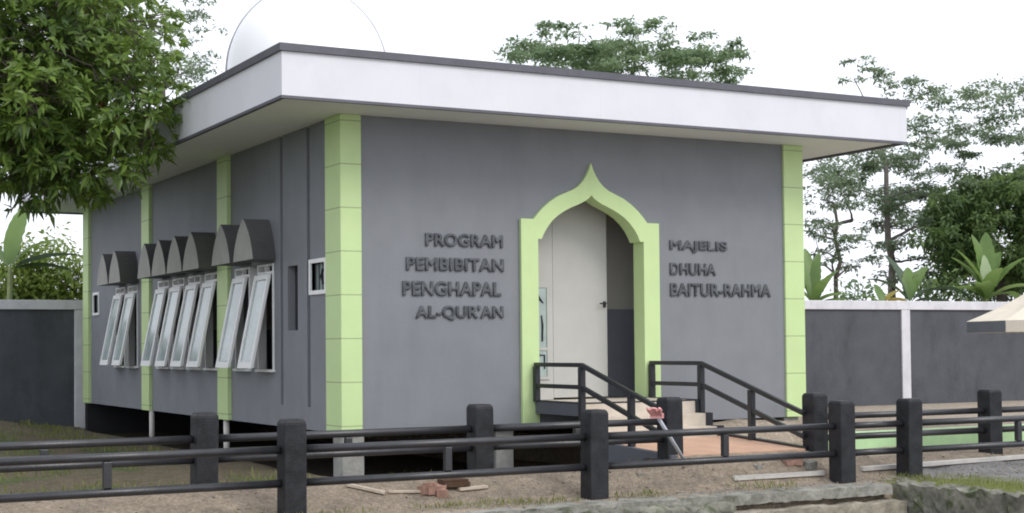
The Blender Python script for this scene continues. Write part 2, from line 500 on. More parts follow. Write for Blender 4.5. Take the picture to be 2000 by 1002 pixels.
us = sorted({0.2, 0.52, 1.0, 1.06, 1.17, 1.50, 1.87, 2.05, 2.15, 12.26, 12.66, D - 0.2} | {g for a in GROUPS for g in a})
vs = sorted({0.0, 0.28, ZS, 1.25, 1.73, 1.74, 2.07, 2.08, ZT, H - 0.006})
wall_grid(us, vs, side_cell, lambda u, v, t: (t, u, v), 0.2).build('side_wall', M_wall, hall)
mb = MB(); mb.box((W - 0.2, 0.2, 0), (W, D - 0.2, H - 0.006)); mb.build('side_wall', M_wall, hall)
mb = MB(); mb.box((0, D - 0.2, 0), (W, D, H - 0.006)); mb.build('back_wall', M_wall, hall)
mb = MB(); mb.box((0.2, 0.2, -0.0), (W - 0.2, D - 0.2, 0.31)); mb.build('floor_slab', M_tile, hall)
# inner linings: plaster above a navy wainscot, a few millimetres inside the walls
mb = MB(); mb.box((W - 0.215, 0.21, 1.42), (W - 0.203, D - 0.21, H - 0.01)); mb.box((0.23, D - 0.215, 1.42), (W - 0.23, D - 0.203, H - 0.01))
mb.build('plaster_lining', M_int, hall)
mb = MB(); mb.box((W - 0.225, 0.21, 0.315), (W - 0.203, D - 0.21, 1.415)); mb.box((0.23, D - 0.225, 0.315), (W - 0.23, D - 0.203, 1.415))
mb.build('wainscot', M_wains, hall)
# narrow dark slot window and two small square vents
mb = MB(); mb.box((0.10, 1.505, 1.255), (0.159, 1.865, 2.075)); mb.build('slot_window', M_dark, hall)
for y0, y1, z0, z1 in ((0.52, 1.0, 1.73, 2.07), (12.26, 12.66, 1.74, 2.08)):
    f = MB()
    f.box((-0.025, y0 - 0.05, z0 - 0.05), (0.05, y0, z1 + 0.05)); f.box((-0.025, y1, z0 - 0.05), (0.05, y1 + 0.05, z1 + 0.05))
    f.box((-0.024, y0, z0 - 0.05), (0.05, y1, z0)); f.box((-0.024, y0, z1), (0.05, y1, z1 + 0.05))
    fr = f.build('vent_window', M_winwhite, hall)
    p = MB(); p.box((0.06, y0 + 0.002, z0 + 0.002), (0.075, y1 - 0.002, z1 - 0.002)); p.build('pane', M_glass, fr)
    p = MB()
    for k in range(4):
        yy = lerp(y0, y1, (k + 0.5) / 4)
        p.tube([(0.03, yy, z0), (0.03, yy, z1)], 0.008, 6)
    p.tube([(0.02, lerp(y0, y1, 0.3), z0 + 0.08), (0.02, lerp(y0, y1, 0.45), z0 + 0.16), (0.02, lerp(y0, y1, 0.3), z0 + 0.26)], 0.02, 6)
    p.build('grille', M_blackm, fr)

# lime pillars
def pillar(a, b_):
    q = MB(); q.box(a, b_); return q.build('pillar', M_lime_j, hall, 0.008)
pillar((-0.03, -0.035, 0), (0.24, 0.47, H - 0.006))
pillar((6.61, -0.035, 0), (W + 0.03, 0.3, H - 0.006))
for y0, y1 in ((4.22, 4.70), (8.47, 8.95)):
    pillar((-0.06, y0, 0), (0.15, y1, H - 0.006))
pillar((-0.06, 12.93, 0), (0.2, D + 0.02, H - 0.006))
pillar((W - 0.2, D - 0.35, 0), (W + 0.03, D + 0.02, H - 0.006))

# arch frame, one ring extruded through the wall
ring_o = [(-1.045, 0.0)] + [(-u, v) for u, v in ARC_O] + [(u, v) for u, v in ARC_O[:-1][::-1]] + [(1.045, 0.0)]
ring_i = [(-0.80, 0.0)] + [(-u, v) for u, v in ARC_I] + [(u, v) for u, v in ARC_I[:-1][::-1]] + [(0.80, 0.0)]
q = MB()
nn = len(ring_o)
vv = []
for t in (-0.05, 0.203):
    vv += [(XC + u, t, v) for u, v in ring_o] + [(XC + u, t, v) for u, v in ring_i]
ff = []
for i in range(nn - 1):
    ff.append((i, i + 1, nn + i + 1, nn + i))
    ff.append((2 * nn + i, 3 * nn + i, 3 * nn + i + 1, 2 * nn + i + 1))
    ff.append((i, 2 * nn + i, 2 * nn + i + 1, i + 1))
    ff.append((nn + i, nn + i + 1, 3 * nn + i + 1, 3 * nn + i))
for i in (0, nn - 1): ff.append((i, nn + i, 3 * nn + i, 2 * nn + i))
q.add(vv, ff)
q.build('arch_frame', M_lime, hall)

M_door = mat('off_white_door', (0.52, 0.515, 0.49), 0.55, 0.05, 2, 0.03, 40)
# recessed entrance: white partition on the left, white door leaf, right side stands open
yd = 0.50
mb = MB()
mb.box((2.20, yd, 0.315), (3.17, yd + 0.08, H - 0.01))
mb.box((3.17, yd, 2.98), (5.2, yd + 0.08, H - 0.01))
mb.build('entrance_partition', M_door, hall)
mb = MB(); mb.box((3.6, 1.0, 1.52), (W - 0.23, 1.12, H - 0.012)); inner = mb.build('light_catch_wall', M_int, hall)  # wall added close behind the door to catch daylight
mb = MB(); mb.box((3.6, 0.992, 0.315), (W - 0.23, 1.128, 1.519)); mb.build('dado', M_wains, inner)
mb = MB(); mb.box((2.20, 0.265, 0.315), (2.26, yd - 0.002, H - 0.01)); mb.build('porch_cheek', M_door, hall)
dl = MB(); dl.box((3.18, yd + 0.01, 0.335), (4.02, yd + 0.06, 2.97)); dr = dl.build('door', M_door, hall, 0.006)
q = MB(); q.box((3.955, yd - 0.012, 1.53), (3.99, yd + 0.008, 1.61)); q.tube([(3.97, yd - 0.01, 1.58), (3.97, yd - 0.05, 1.58), (3.87, yd - 0.055, 1.58)], 0.010, 8); q.build('door_handle', M_blackm, dr)
q = MB()                                     # narrow glazed side light with dark tubes standing in for reflected plants
for x in (2.87, 3.09): q.box((x - 0.02, yd - 0.022, 0.62), (x + 0.02, yd - 0.001, 1.78))
for z in (0.60, 0.98, 1.80): q.box((2.85, yd - 0.021, z - 0.018), (3.11, yd - 0.001, z + 0.018))
sl = q.build('side_light', M_door, hall)
q = MB(); q.box((2.89, yd - 0.010, 0.62), (3.07, yd - 0.002, 1.78)); q.build('pane', M_glass, sl)
q = MB()
q.tube([(2.93, yd - 0.018, 1.72), (2.96, yd - 0.018, 1.64), (3.02, yd - 0.018, 1.58)], [0.006, 0.016, 0.006], 6)
q.tube([(2.99, yd - 0.018, 1.42), (3.005, yd - 0.018, 1.30), (3.0, yd - 0.018, 1.08)], [0.008, 0.014, 0.012], 6)
q.tube([(2.93, yd - 0.018, 0.9), (3.03, yd - 0.018, 0.9), (3.03, yd - 0.018, 0.72)], 0.010, 6)
q.build('reflection_tubes', M_blackm, sl)

# windows, hoods
def make_window():
    f = MB()
    h0, h1 = ZS, ZT
    f.box((-0.02, -0.03, h0), (0.10, 0.0, h1)); f.box((-0.02, WW, h0), (0.10, WW + 0.03, h1))
    f.box((-0.05, -0.06, h0 - 0.035), (0.10, WW + 0.06, h0)); f.box((-0.02, 0, 2.02), (0.08, WW, 2.05))
    f.box((-0.018, 0, h1 - 0.025), (0.08, WW, h1)); f.box((-0.018, WW / 2 - 0.012, 2.05), (0.05, WW / 2 + 0.012, h1 - 0.025))
    fr = f.build('window', M_winwhite, hall, 0.004)
    a = R(11.5)
    hz, L_ = 2.02, 1.28
    def P(s, y, d): return (-0.025 - math.sin(a) * s - d * math.cos(a), y, hz - math.cos(a) * s + d * math.sin(a) * -1)
    sb = MB()
    def slab(s0, s1, y0, y1, d0, d1):
        vs_ = [P(s, y, d) for d in (d0, d1) for s, y in ((s0, y0), (s1, y0), (s1, y1), (s0, y1))]
        sb.add(vs_, [(0, 1, 2, 3), (7, 6, 5, 4), (0, 4, 5, 1), (1, 5, 6, 2), (2, 6, 7, 3), (3, 7, 4, 0)])
    slab(0, L_, 0, 0.06, 0, 0.045); slab(0, L_, WW - 0.06, WW, 0, 0.045)
    slab(0, 0.075, 0.06, WW - 0.06, 0.001, 0.044); slab(L_ - 0.085, L_, 0.06, WW - 0.06, 0.001, 0.044)
    s_ = sb.build('sash', M_winwhite, fr, 0.004)
    sb = MB()
    slab(0.077, L_ - 0.087, 0.062, WW - 0.062, 0.015, 0.023)
    p_ = sb.build('pane', M_glass, fr)
    return fr
OG = [(0.41, 2.19), (0.395, 2.25), (0.37, 2.32), (0.335, 2.395), (0.29, 2.47), (0.235, 2.545), (0.17, 2.615), (0.10, 2.68), (0.045, 2.72), (0.0, 2.745)]
def make_hood():
    poly = [(-u, v) for u, v in OG] + [(u, v) for u, v in OG[:-1][::-1]]
    n_ = len(poly)
    q = MB()                                  # pointed scoop, wide at the outer face and narrower at the wall
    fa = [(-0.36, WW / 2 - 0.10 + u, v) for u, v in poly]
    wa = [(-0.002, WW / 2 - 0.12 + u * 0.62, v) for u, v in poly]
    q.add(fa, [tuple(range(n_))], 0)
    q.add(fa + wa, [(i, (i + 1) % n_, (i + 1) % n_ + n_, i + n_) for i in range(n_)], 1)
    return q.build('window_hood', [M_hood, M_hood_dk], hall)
w0 = make_window(); h0 = make_hood()
for k, y in enumerate(WIN_Y):
    if k == 0:
        w, hd = w0, h0
    else:
        w = w0.copy(); COL.objects.link(w); w.parent = hall
        for ch in list(w0.children):
            c = ch.copy(); COL.objects.link(c); c.parent = w
        hd = h0.copy(); COL.objects.link(hd); hd.parent = hall
    w.location = (0, y, 0); hd.location = (0, y, 0)

# roof: white slab with deep fascia, dark coping and drip edge
rx0, rx1, ry0, ry1, rz0, rz1 = -1.083, 8.047, -0.95, 14.3, H, 4.30
mb = MB(); mb.box((rx0, ry0, rz0), (rx1, ry1, rz1)); roof = mb.build('roof', M_white, hall)
mb = MB(); mb.box((rx0 + 0.05, ry0 + 0.05, rz0 - 0.004), (rx1 - 0.05, ry1 - 0.05, rz0 - 0.001)); mb.build('soffit', mat('soffit_paint', (0.86, 0.88, 0.85), 0.7, 0.03, 1.5), roof)
mb = MB()
def rimbox(q, o, inn, z0, z1):
    q.box((rx0 - o, ry0 - o, z0), (rx1 + o, ry0 + inn, z1)); q.box((rx0 - o, ry1 - inn, z0), (rx1 + o, ry1 + o, z1))
    q.box((rx0 - o, ry0 + inn, z0), (rx0 + inn, ry1 - inn, z1)); q.box((rx1 - inn, ry0 + inn, z0), (rx1 + o, ry1 - inn, z1))
rimbox(mb, 0.035, 0.22, 4.302, 4.385)
mb.build('roof_coping', M_cap, roof)
mb = MB(); rimbox(mb, 0.012, 0.04, rz0 - 0.035, rz0 - 0.002); mb.build('drip_edge', M_cap, roof)
# dome
q = MB()
DC = Vector((1.85, 6.0, 5.40)); DR = 1.27
nu, nv = 64, 20
prof = [(DR + 0.06, -1.095), (DR + 0.06, -0.90), (DR, -0.88), (DR, -0.4)] + [(DR * math.cos(a) * (1 - 0.06 * math.sin(a) ** 3), DR * 1.12 * math.sin(a)) for a in [i / (nv) * math.pi / 2 for i in range(nv)]]
vs_ = [(DC.x + r * math.cos(2 * math.pi * k / nu), DC.y + r * math.sin(2 * math.pi * k / nu), DC.z + z) for r, z in prof for k in range(nu)]
fs_ = [(j * nu + k, j * nu + (k + 1) % nu, (j + 1) * nu + (k + 1) % nu, (j + 1) * nu + k) for j in range(len(prof) - 1) for k in range(nu)]
vs_.append((DC.x, DC.y, DC.z + DR * 1.125)); t0 = (len(prof) - 1) * nu
fs_ += [(t0 + k, t0 + (k + 1) % nu, len(vs_) - 1) for k in range(nu)]
q.add(vs_, fs_)
dome = q.build('dome', M_dome, roof, smooth=True)
q = MB()                                     # added tube standing in for the dome's shaded edge
dv = Vector((0.9355, -0.3534, 0)).normalized(); dn = Vector((-0.3534, -0.9355, 0)) * 0.05
pts = []
for i in range(41):
    a = math.pi * i / 40
    s = abs(math.sin(a)) ** 1.0
    rr = DR * (1 - 0.06 * s ** 3) + 0.01
    pts.append(DC + dn + dv * (rr * math.cos(a)) + Vector((0, 0, DR * 1.125 * math.sin(a) + (0.01 if s > .5 else 0) - 0.0)))
pts = [pts[0] - Vector((0, 0, 0.85))] + pts + [pts[-1] - Vector((0, 0, 0.85))]
q.tube(pts, 0.018, 6)
q.build('outline_shade', M_outline_shade, dome)

# piers and added light-blocking walls under the hall
mb = MB(); mb.box((-0.03, D - 0.25, -1.0), (W - 0.1, D - 0.05, -0.003)); mb.build('light_block_wall', M_dark, hall)  # unseen, keeps daylight out so the void stays dark
mb = MB(); mb.box((W - 0.3, 0.4, -1.0), (W - 0.1, D - 0.26, -0.003)); mb.build('light_block_wall', M_dark, hall)
def pier(a, b_, m_=M_conc):
    q = MB(); q.box(a, b_); q.build('pier', m_, hall, 0.01)
pier((0.0, 0.02, -0.75), (0.28, 0.32, -0.003))
pier((2.1, 0.1, -0.75), (2.35, 0.4, -0.003))
pier((6.6, 0.02, -0.75), (6.85, 0.3, -0.003))
for y in (4.45, 8.5):
    q = MB(); q.tube([(0.0, y, -0.75), (0.0, y, -0.003)], 0.045, 10); q.build('support_pipe', M_pvc, hall, smooth=True)

# raised lettering
def lettering(rows, label, right=False):
    t = thing('wall_lettering', (rows[0][1], 0, rows[0][3]), label, 'lettering')
    for s, x0, x1, z0, z1 in rows:
        cu = bpy.data.curves.new('letters', 'FONT')
        cu.body = s; cu.size = 1.0; cu.extrude = 0.06; cu.bevel_depth = 0.034; cu.bevel_resolution = 0; cu.space_character = 1.08
        tmp = bpy.data.objects.new('tmp', cu); COL.objects.link(tmp)
        bpy.context.view_layer.update()
        dg = bpy.context.evaluated_depsgraph_get()
        me = bpy.data.meshes.new_from_object(tmp.evaluated_get(dg))
        bpy.data.objects.remove(tmp)
        bm = bmesh.new(); bm.from_mesh(me)
        co = np.array([v.co[:] for v in bm.verts]); lo, hi = co.min(0), co.max(0)
        o_ = ROOT[t.name]
        for v in bm.verts:
            u = (v.co.x - lo[0]) / (hi[0] - lo[0]); w_ = (v.co.y - lo[1]) / (hi[1] - lo[1]); d_ = (v.co.z - lo[2]) / (hi[2] - lo[2])
            v.co = Vector((lerp(x0, x1, u), -0.003 - 0.024 * d_, lerp(z0, z1, w_))) - o_
        bm.to_mesh(me); bm.free()
        me.materials.clear(); me.materials.append(M_text)
        o = bpy.data.objects.new('text_line', me); COL.objects.link(o); o.parent = t
        bpy.data.curves.remove(cu)
lettering([("PROGRAM", 1.09, 2.16, 2.255, 2.415), ("PEMBIBITAN", 0.83, 2.17, 1.955, 2.115), ("PENGHAPAL", 0.78, 2.13, 1.645, 1.825), ("AL-QUR'AN", 0.95, 2.16, 1.345, 1.53)],
          "dark raised letters in four lines, PROGRAM PEMBIBITAN PENGHAPAL AL-QUR'AN, left of the doorway")
lettering([("MAJELIS", 4.69, 5.63, 2.255, 2.42), ("DHUHA", 4.69, 5.44, 1.955, 2.115), ("BAITUR-RAHMA", 4.69, 6.37, 1.67, 1.845)],
          "dark raised letters in three lines, MAJELIS DHUHA BAITUR-RAHMA, right of the doorway")

# ------------------------------------------------------------------ entrance stairs
st = thing('entrance_stairs', (XC, -1.2, -0.2), 'cream tiled entrance steps with black handrails and an orange tiled ramp below the doorway', 'stairs')
X0, X1 = 2.58, 4.32
q = MB(); q.box((X0, -1.2, 0.17), (X1, -0.065, 0.318)); q.build('landing', M_wall_dk, st)
q = MB(); q.box((X0 + 0.09, -1.14, 0.3185), (X1 - 0.09, -0.066, 0.330)); q.build('landing_tile', M_tile, st)
q = MB()
q.box((X0, -1.208, 0.0), (X1, -1.2, 0.322))
q.box((X0 + 0.04, -1.43, -0.3), (X1 - 0.0, -1.209, 0.17))
q.box((X0 + 0.04, -1.66, -0.3), (X1 - 0.0, -1.431, 0.02))
q.build('steps', M_tile, st, 0.006)
q = MB()
q.box((X1 - 0.09, -1.14, 0.319), (X1 + 0.004, -0.066, 0.336)); q.box((X0 - 0.004, -1.14, 0.319), (X0 + 0.09, -0.066, 0.336))
q.box((X0 - 0.004, -1.213, 0.319), (X1 + 0.004, -1.141, 0.334))
for (ya, yb, za, zb) in ((-1.213, -1.2, 0.17, 0.318), (-1.437, -1.214, 0.16, 0.175), (-1.437, -1.43, 0.02, 0.159), (-1.667, -1.438, 0.01, 0.025), (-1.667, -1.66, -0.12, 0.009)):
    q.box((X1 - 0.10, ya, za), (X1 + 0.004, yb, zb))
q.build('step_border', M_blackm, st)
# ramp slab sloping gently to the path
q = MB()
def slopebox(q_, x0, x1, ya, za, yb, zb, th):
    q_.add([(x0, ya, za - th), (x1, ya, za - th), (x1, yb, zb - th), (x0, yb, zb - th), (x0, ya, za), (x1, ya, za), (x1, yb, zb), (x0, yb, zb)],
           [(0, 3, 2, 1), (4, 5, 6, 7), (0, 1, 5, 4), (1, 2, 6, 5), (2, 3, 7, 6), (3, 0, 4, 7)])
slopebox(q, X0, X1, -1.668, -0.10, -3.2, -0.175, 0.25)
add_joints(M_orange, 1, 0.3, 0.02, 0.008, 0.75); add_joints(M_orange, 0, 0.3, 0.05, 0.008, 0.75)
q.build('ramp', M_orange, st)
q = MB(); slopebox(q, X1 + 0.001, X1 + 0.09, -1.668, -0.075, -3.2, -0.15, 0.27); q.build('ramp_kerb', M_blackm, st)
q = MB(); slopebox(q, X0 - 0.09, X0 - 0.001, -1.668, -0.10, -3.2, -0.175, 0.25); q.build('ramp_kerb', M_wall_dk, st)

def handrail(x, ymid, yend, zend):
    s = (0.785 - zend) / (yend + 1.2)         # negative run
    zt = lambda y: 0.785 if y > -1.2 else 0.785 - s * (y + 1.2) * 1.0
    h = MB()
    b_ = 0.052
    def rail(dz, y0=-0.07):
        h.bar((x, y0, 0.785 + dz), (x, -1.2, 0.785 + dz), b_, b_)
        h.bar((x, -1.2, 0.785 + dz), (x, yend, zend + dz), b_, b_)
    rail(0); rail(-0.265)
    hr = h.build('handrail', M_blackm, st, 0.006)
    for y, zb in ((-0.10, 0.32), (-1.2, 0.0), (ymid, -0.16)):
        p = MB()
        zz = 0.785 if y >= -1.2 else lerp(0.785, zend, (y + 1.2) / (yend + 1.2))
        p.box((x - 0.035, y - 0.035, zb), (x + 0.035, y + 0.035, zz - 0.027)); p.build('baluster', M_blackm, hr, 0.004)
    return hr
handrail(X0, -2.28, -2.95, 0.285)
handrail(X1, -2.22, -3.19, 0.225)

# ------------------------------------------------------------------ fences
def fence_post(q, x, y, z0, z1, w=0.21):
    a = w / 2
    q.box((x - a, y - a, z0 - 0.3), (x + a, y + a, z1 - 0.03))
    q.add([(x + i * s * a, y + j * s * a, z) for s, z in ((1.0, z1 - 0.03), (0.82, z1)) for i, j in ((-1, -1), (1, -1), (1, 1), (-1, 1))],
          [(0, 1, 5, 4), (1, 2, 6, 5), (2, 3, 7, 6), (3, 0, 4, 7), (4, 5, 6, 7)])
def fence(label, y, posts, base, top, zr, rails, balusters):
    t = thing('fence', (posts[0], y, base), label, 'fence', 'black post and rail fences')
    for x in posts:
        q = MB(); fence_post(q, x, y, base, top + random.uniform(-.012, .012)); q.v = [(a_ + (c_ - base) * ln_[0], b_ + (c_ - base) * ln_[1], c_) for ln_ in [(random.uniform(-.012, .012), random.uniform(-.012, .012))] for a_, b_, c_ in q.v]; q.build('post', M_black, t, 0.012)
    for x0, x1 in rails:
        for z in zr:
            q = MB(); q.tube([(x0, y, z), (x1, y, z)], 0.037, 14); q.build('rail', M_rail, t, smooth=True)
    for x in balusters:
        q = MB(); q.box((x - 0.035, y - 0.03, zr[1] + 0.038), (x + 0.035, y + 0.03, zr[0] - 0.038)); q.build('baluster', M_rail, t, 0.006)
    return t
fence('black fence nearest the viewer along the kerb, with a short bay near its right end', -3.85, [-5.15, -2.05, 1.12, 4.30, 5.27, 8.35], -0.5, 0.39, (0.11, -0.19),
      [(-8.0, -5.26), (-5.04, -2.16), (-1.94, 1.01), (1.23, 4.19), (4.41, 5.16), (5.38, 8.24)], [-3.69, -0.5, 2.72, 6.98])
fence('black fence behind the dirt path, left of the entrance steps, ending at the left handrail', -3.05, [-5.4, -2.61, 0.26, 2.58], -0.2, 0.44, (0.185, -0.005),
      [(-8.2, -5.51), (-5.29, -2.72), (-2.50, 0.15), (0.37, 2.47)], [-4.05, -1.18, 1.4])
fence('black fence behind the path, right of the entrance steps, before the pale green low wall', -3.2, [4.47, 7.2, 10.0], -0.34, 0.45, (0.18, -0.06),
      [(4.58, 7.09), (7.31, 9.89)], [5.9, 8.7])

# ------------------------------------------------------------------ low walls, boundary walls, kerb
q = MB()
q.box((6.62, -0.36, -0.8), (15.5, -0.24, -0.225))
lw = q.build('low_wall', M_mint, None, 0.012)
tag(lw, 'low pale green painted wall edging the yard beyond the right column', 'low wall')

def boundary(name_label, x0, x1, y, zb, zt, posts):
    t = thing('boundary_wall', ((x0 + x1) / 2, y, zb), name_label, 'wall')
    q = MB(); q.box((x0, y, zb - 0.5), (x1, y + 0.15, zt - 0.19)); q.build('wall_panel', M_bwall, t)
    q = MB(); q.box((x0, y - 0.05, zt - 0.189), (x1, y + 0.2, zt)); q.build('coping', M_bcap, t, 0.01)
    for x in posts:
        q = MB(); q.box((x - 0.12, y - 0.04, zb - 0.5), (x + 0.12, y + 0.1, zt - 0.191)); q.build('post', M_bcap, t, 0.008)
boundary('dark slate boundary wall with white coping behind the left rear corner of the hall', -22, 0.16, 14.0, -0.2, 2.03, [0.03, -4.2, -8.4])
boundary('dark slate boundary wall with white coping and white posts right of the hall', 6.96, 30, 8.0, -0.3, 1.93, [7.6, 11.9, 16.3, 20.6, 24.9])
bpy.context.view_layer.update()

def rough_block(name, x0, x1, y0, y1, z0, z1, step, amp, m_, seed, parent=None, fq=6.0, smooth=False):
    """a block with a broken, uneven surface"""
    bm = bmesh.new()
    nx_ = max(2, int((x1 - x0) / step)); ny_ = max(2, int((y1 - y0) / step)); nz_ = max(2, int((z1 - z0) / step))
    def P(i, j, k): return Vector((lerp(x0, x1, i / nx_), lerp(y0, y1, j / ny_), lerp(z0, z1, k / nz_)))
    cache = {}
    def V(i, j, k):
        if (i, j, k) not in cache:
            p = P(i, j, k)
            d = Vector((mnoise.fractal(p * fq + Vector((seed, 0, 0)), 0.7, 2, 5), mnoise.fractal(p * fq + Vector((0, seed, 5)), 0.7, 2, 5), mnoise.fractal(p * fq * 0.8 + Vector((9, 0, seed)), 0.7, 2, 5)))
            cache[(i, j, k)] = bm.verts.new(p + d * amp)
        return cache[(i, j, k)]
    for i in range(nx_):
        for j in range(ny_):
            for k in (0, nz_): bm.faces.new([V(i, j, k), V(i + 1, j, k), V(i + 1, j + 1, k), V(i, j + 1, k)])
    for i in range(nx_):
        for k in range(nz_):
            for j in (0, ny_): bm.faces.new([V(i, j, k), V(i + 1, j, k), V(i + 1, j, k + 1), V(i, j, k + 1)])
    for j in range(ny_):
        for k in range(nz_):
            for i in (0, nx_): bm.faces.new([V(i, j, k), V(i, j + 1, k), V(i, j + 1, k + 1), V(i, j, k + 1)])
    bmesh.ops.recalc_face_normals(bm, faces=bm.faces)
    me = bpy.data.meshes.new(name); bm.to_mesh(me); bm.free()
    me.polygons.foreach_set('use_smooth', [smooth] * len(me.polygons))
    me.materials.append(m_)
    o = bpy.data.objects.new(name, me); COL.objects.link(o)
    if parent: o.parent = parent
    return o
kt = thing('ditch_kerb', (0, 0, 0), 'weathered grey concrete kerb and stone bank along the ditch below the nearest fence', 'kerb')
rough_block('kerb_edge', -1.3, 4.5, -4.42, -4.02, -0.60, -0.50, 0.035, 0.011, M_kerb, 3, kt, 9)
rough_block('footing', 2.3, 4.58, -4.56, -4.03, -1.6, -0.66, 0.05, 0.02, mat('beige_footing', (0.30, 0.27, 0.215), 0.9, 0.35, 6, 0.8, 18), 8, kt, 5)
q = MB()                                     # rubble masonry bank, one mass of set stones
def stone_into(q_, c, r, sq):
    bm = bmesh.new(); bmesh.ops.create_icosphere(bm, subdivisions=2, radius=1)
    sd_ = random.uniform(0, 99)
    vs_ = []
    for v in bm.verts:
        k_ = 1 + 0.32 * mnoise.fractal(v.co * 1.3 + Vector((sd_, 0, 0)), 1, 2, 3)
        vs_.append((c[0] + v.co.x * r * k_ * sq[0], c[1] + v.co.y * r * k_ * sq[1], c[2] + v.co.z * r * k_ * sq[2]))
    q_.add(vs_, [tuple(v.index for v in f.verts) for f in bm.faces]); bm.free()
for row in range(4):
    x = -2.6 + 0.1 * row
    while x < (2.5 if row < 2 else 4.5):
        r = random.uniform(0.08, 0.15)
        stone_into(q, (x, -4.46 - 0.11 * row + random.uniform(-.04, .04), -0.60 - 0.10 * row - (0.18 if x > 2.2 else 0) + random.uniform(-.03, .03)), r, (1.35, 0.75, 0.6))
        x += r * 1.7
q.build('stone_bank', M_moss, kt, smooth=True)
rough_block('bank_mortar', -3.4, 4.55, -5.1, -4.45, -1.7, -0.80, 0.07, 0.05, M_moss, 5, kt)
mw = rough_block('culvert_wall', 4.62, 5.0, -8.2, -4.0, -1.7, -0.49, 0.08, 0.045, M_moss, 12)
tag(mw, 'dark mossy stone culvert wall running toward the viewer beside the corner post', 'wall')

# ------------------------------------------------------------------ small things on the ground
def gz(x, y): return height(x, y) + (0.02 * fbm(x, y, 1.1) + 0.010 * fbm(x + 9, y, 6.0))
def on_ground(px, py):
    """walk along the line of sight of a photo position until it meets the ground"""
    d = unproj(px, py, 1.0) - CC
    t = 8.0
    while t < 60:
        p = CC + d * t
        if p.z <= gz(p.x, p.y): return Vector((p.x, p.y, gz(p.x, p.y)))
        t += 0.03
    return p
def plank(name, a, b_, w, h, m_, label, cat):
    q = MB(); q.bar(a + Vector((0, 0, h / 2 + 0.004)), b_ + Vector((0, 0, h / 2 + 0.004)), w, h)
    o = q.build(name, m_, None, 0.004)
    return tag(o, label, cat)
plank('timber_plank', on_ground(678, 951), on_ground(752, 967), 0.07, 0.03, M_wood, 'pale timber plank lying slantwise on the dirt, left of the brick rubble', 'plank')
plank('timber_plank', on_ground(758, 966), on_ground(828, 964), 0.05, 0.025, M_wood, 'short pale batten lying level between the slanting plank and the brick rubble', 'plank')
plank('timber_plank', on_ground(895, 962), on_ground(950, 956), 0.07, 0.03, M_wood, 'pale timber offcut lying on the dirt right of the brick rubble', 'plank')
plank('white_pipe', on_ground(1433, 941), on_ground(1608, 929), 0.05, 0.05, M_pvc, 'long whitish pipe lying on the dirt left of the corner post', 'pipe')
plank('edging_strip', on_ground(1683, 922), on_ground(2060, 893), 0.06, 0.05, M_pvc, 'long pale edging strip running along the dirt on the right, behind the corner bay', 'edging')
p0 = on_ground(884, 951)
q = MB(); q.box((p0.x - 0.14, p0.y - 0.09, p0.z), (p0.x + 0.15, p0.y + 0.09, p0.z + 0.05)); q.box((p0.x - 0.13, p0.y - 0.08, p0.z + 0.0502), (p0.x + 0.14, p0.y + 0.08, p0.z + 0.075))
tag(q.build('hole_block', mat('hole_dark', (0.09, 0.05, 0.03), 0.8, 0.3, 12, 0.3, 40), None, 0.005), 'dark brown block standing in for a dark hole just behind the brick rubble', 'dark block')  # block added in place of a dark hole in the dirt
bk = [(832, 967, 0.10), (846, 965, 0.11), (856, 962, 0.09), (841, 958, 0.09), (862, 968, 0.08)]
for (px, py, s), lb in zip(bk, ('lowest left piece of broken red brick in the small rubble heap', 'largest middle piece of broken red brick in the rubble heap', 'right hand piece of broken red brick beside the dark block', 'rearmost piece of broken red brick in the rubble heap', 'front right piece of broken red brick in the rubble heap')):
    p = on_ground(px, py)
    o = rough_block('brick_piece', p.x - s * 0.7, p.x + s * 0.7, p.y - s * 0.5, p.y + s * 0.5, p.z - 0.01, p.z + s * 0.75, 0.03, 0.02, M_brick, px)
    tag(o, lb, 'brick', 'broken bricks on the dirt')
# pebbles and rubble along the kerb
for k, (px, py, s) in enumerate([(1340, 905, 0.035), (1545, 905, 0.10), (1480, 915, 0.045), (1580, 912, 0.07), (1250, 930, 0.03)]):
    p = on_ground(px, py)
    o = rough_block('stone', p.x - s, p.x + s, p.y - s * 0.7, p.y + s * 0.7, p.z - 0.02, p.z + s * 0.8, 0.04, 0.025, M_kerb if k != 1 else M_brick, 20 + k)
    tag(o, ['small white stone at the foot of the leaning broom', 'reddish stone on the dirt below the orange ramp', 'grey stone left of the reddish one', 'grey stone between the reddish one and the corner post',
            'lone small grey pebble on the dirt right of the second near post'][k], 'stone')
# broom leaning on the entrance post
bt = thing('broom', on_ground(1336, 900), 'broom with pink head and pale blue stick leaning head up against the entrance fence post', 'broom')
pb = ROOT[bt.name]; ptop = unproj(1283, 812, 15.55)
q = MB(); q.tube([pb, ptop], 0.020, 10); q.build('stick', M_stick, bt, smooth=True)
ax = (ptop - pb).normalized(); sx = CR
q = MB()
for k in range(26):
    a = ptop + sx * random.uniform(-0.05, 0.05) + Vector((0, random.uniform(-.02, .02), 0))
    q.tube([a, a + ax * random.uniform(0.1, 0.15) + sx * random.uniform(-0.05, 0.05)], 0.012, 5)
q.bar(ptop - sx * 0.07, ptop + sx * 0.07, 0.05, 0.05)
q.build('broom_head', M_pink, bt)

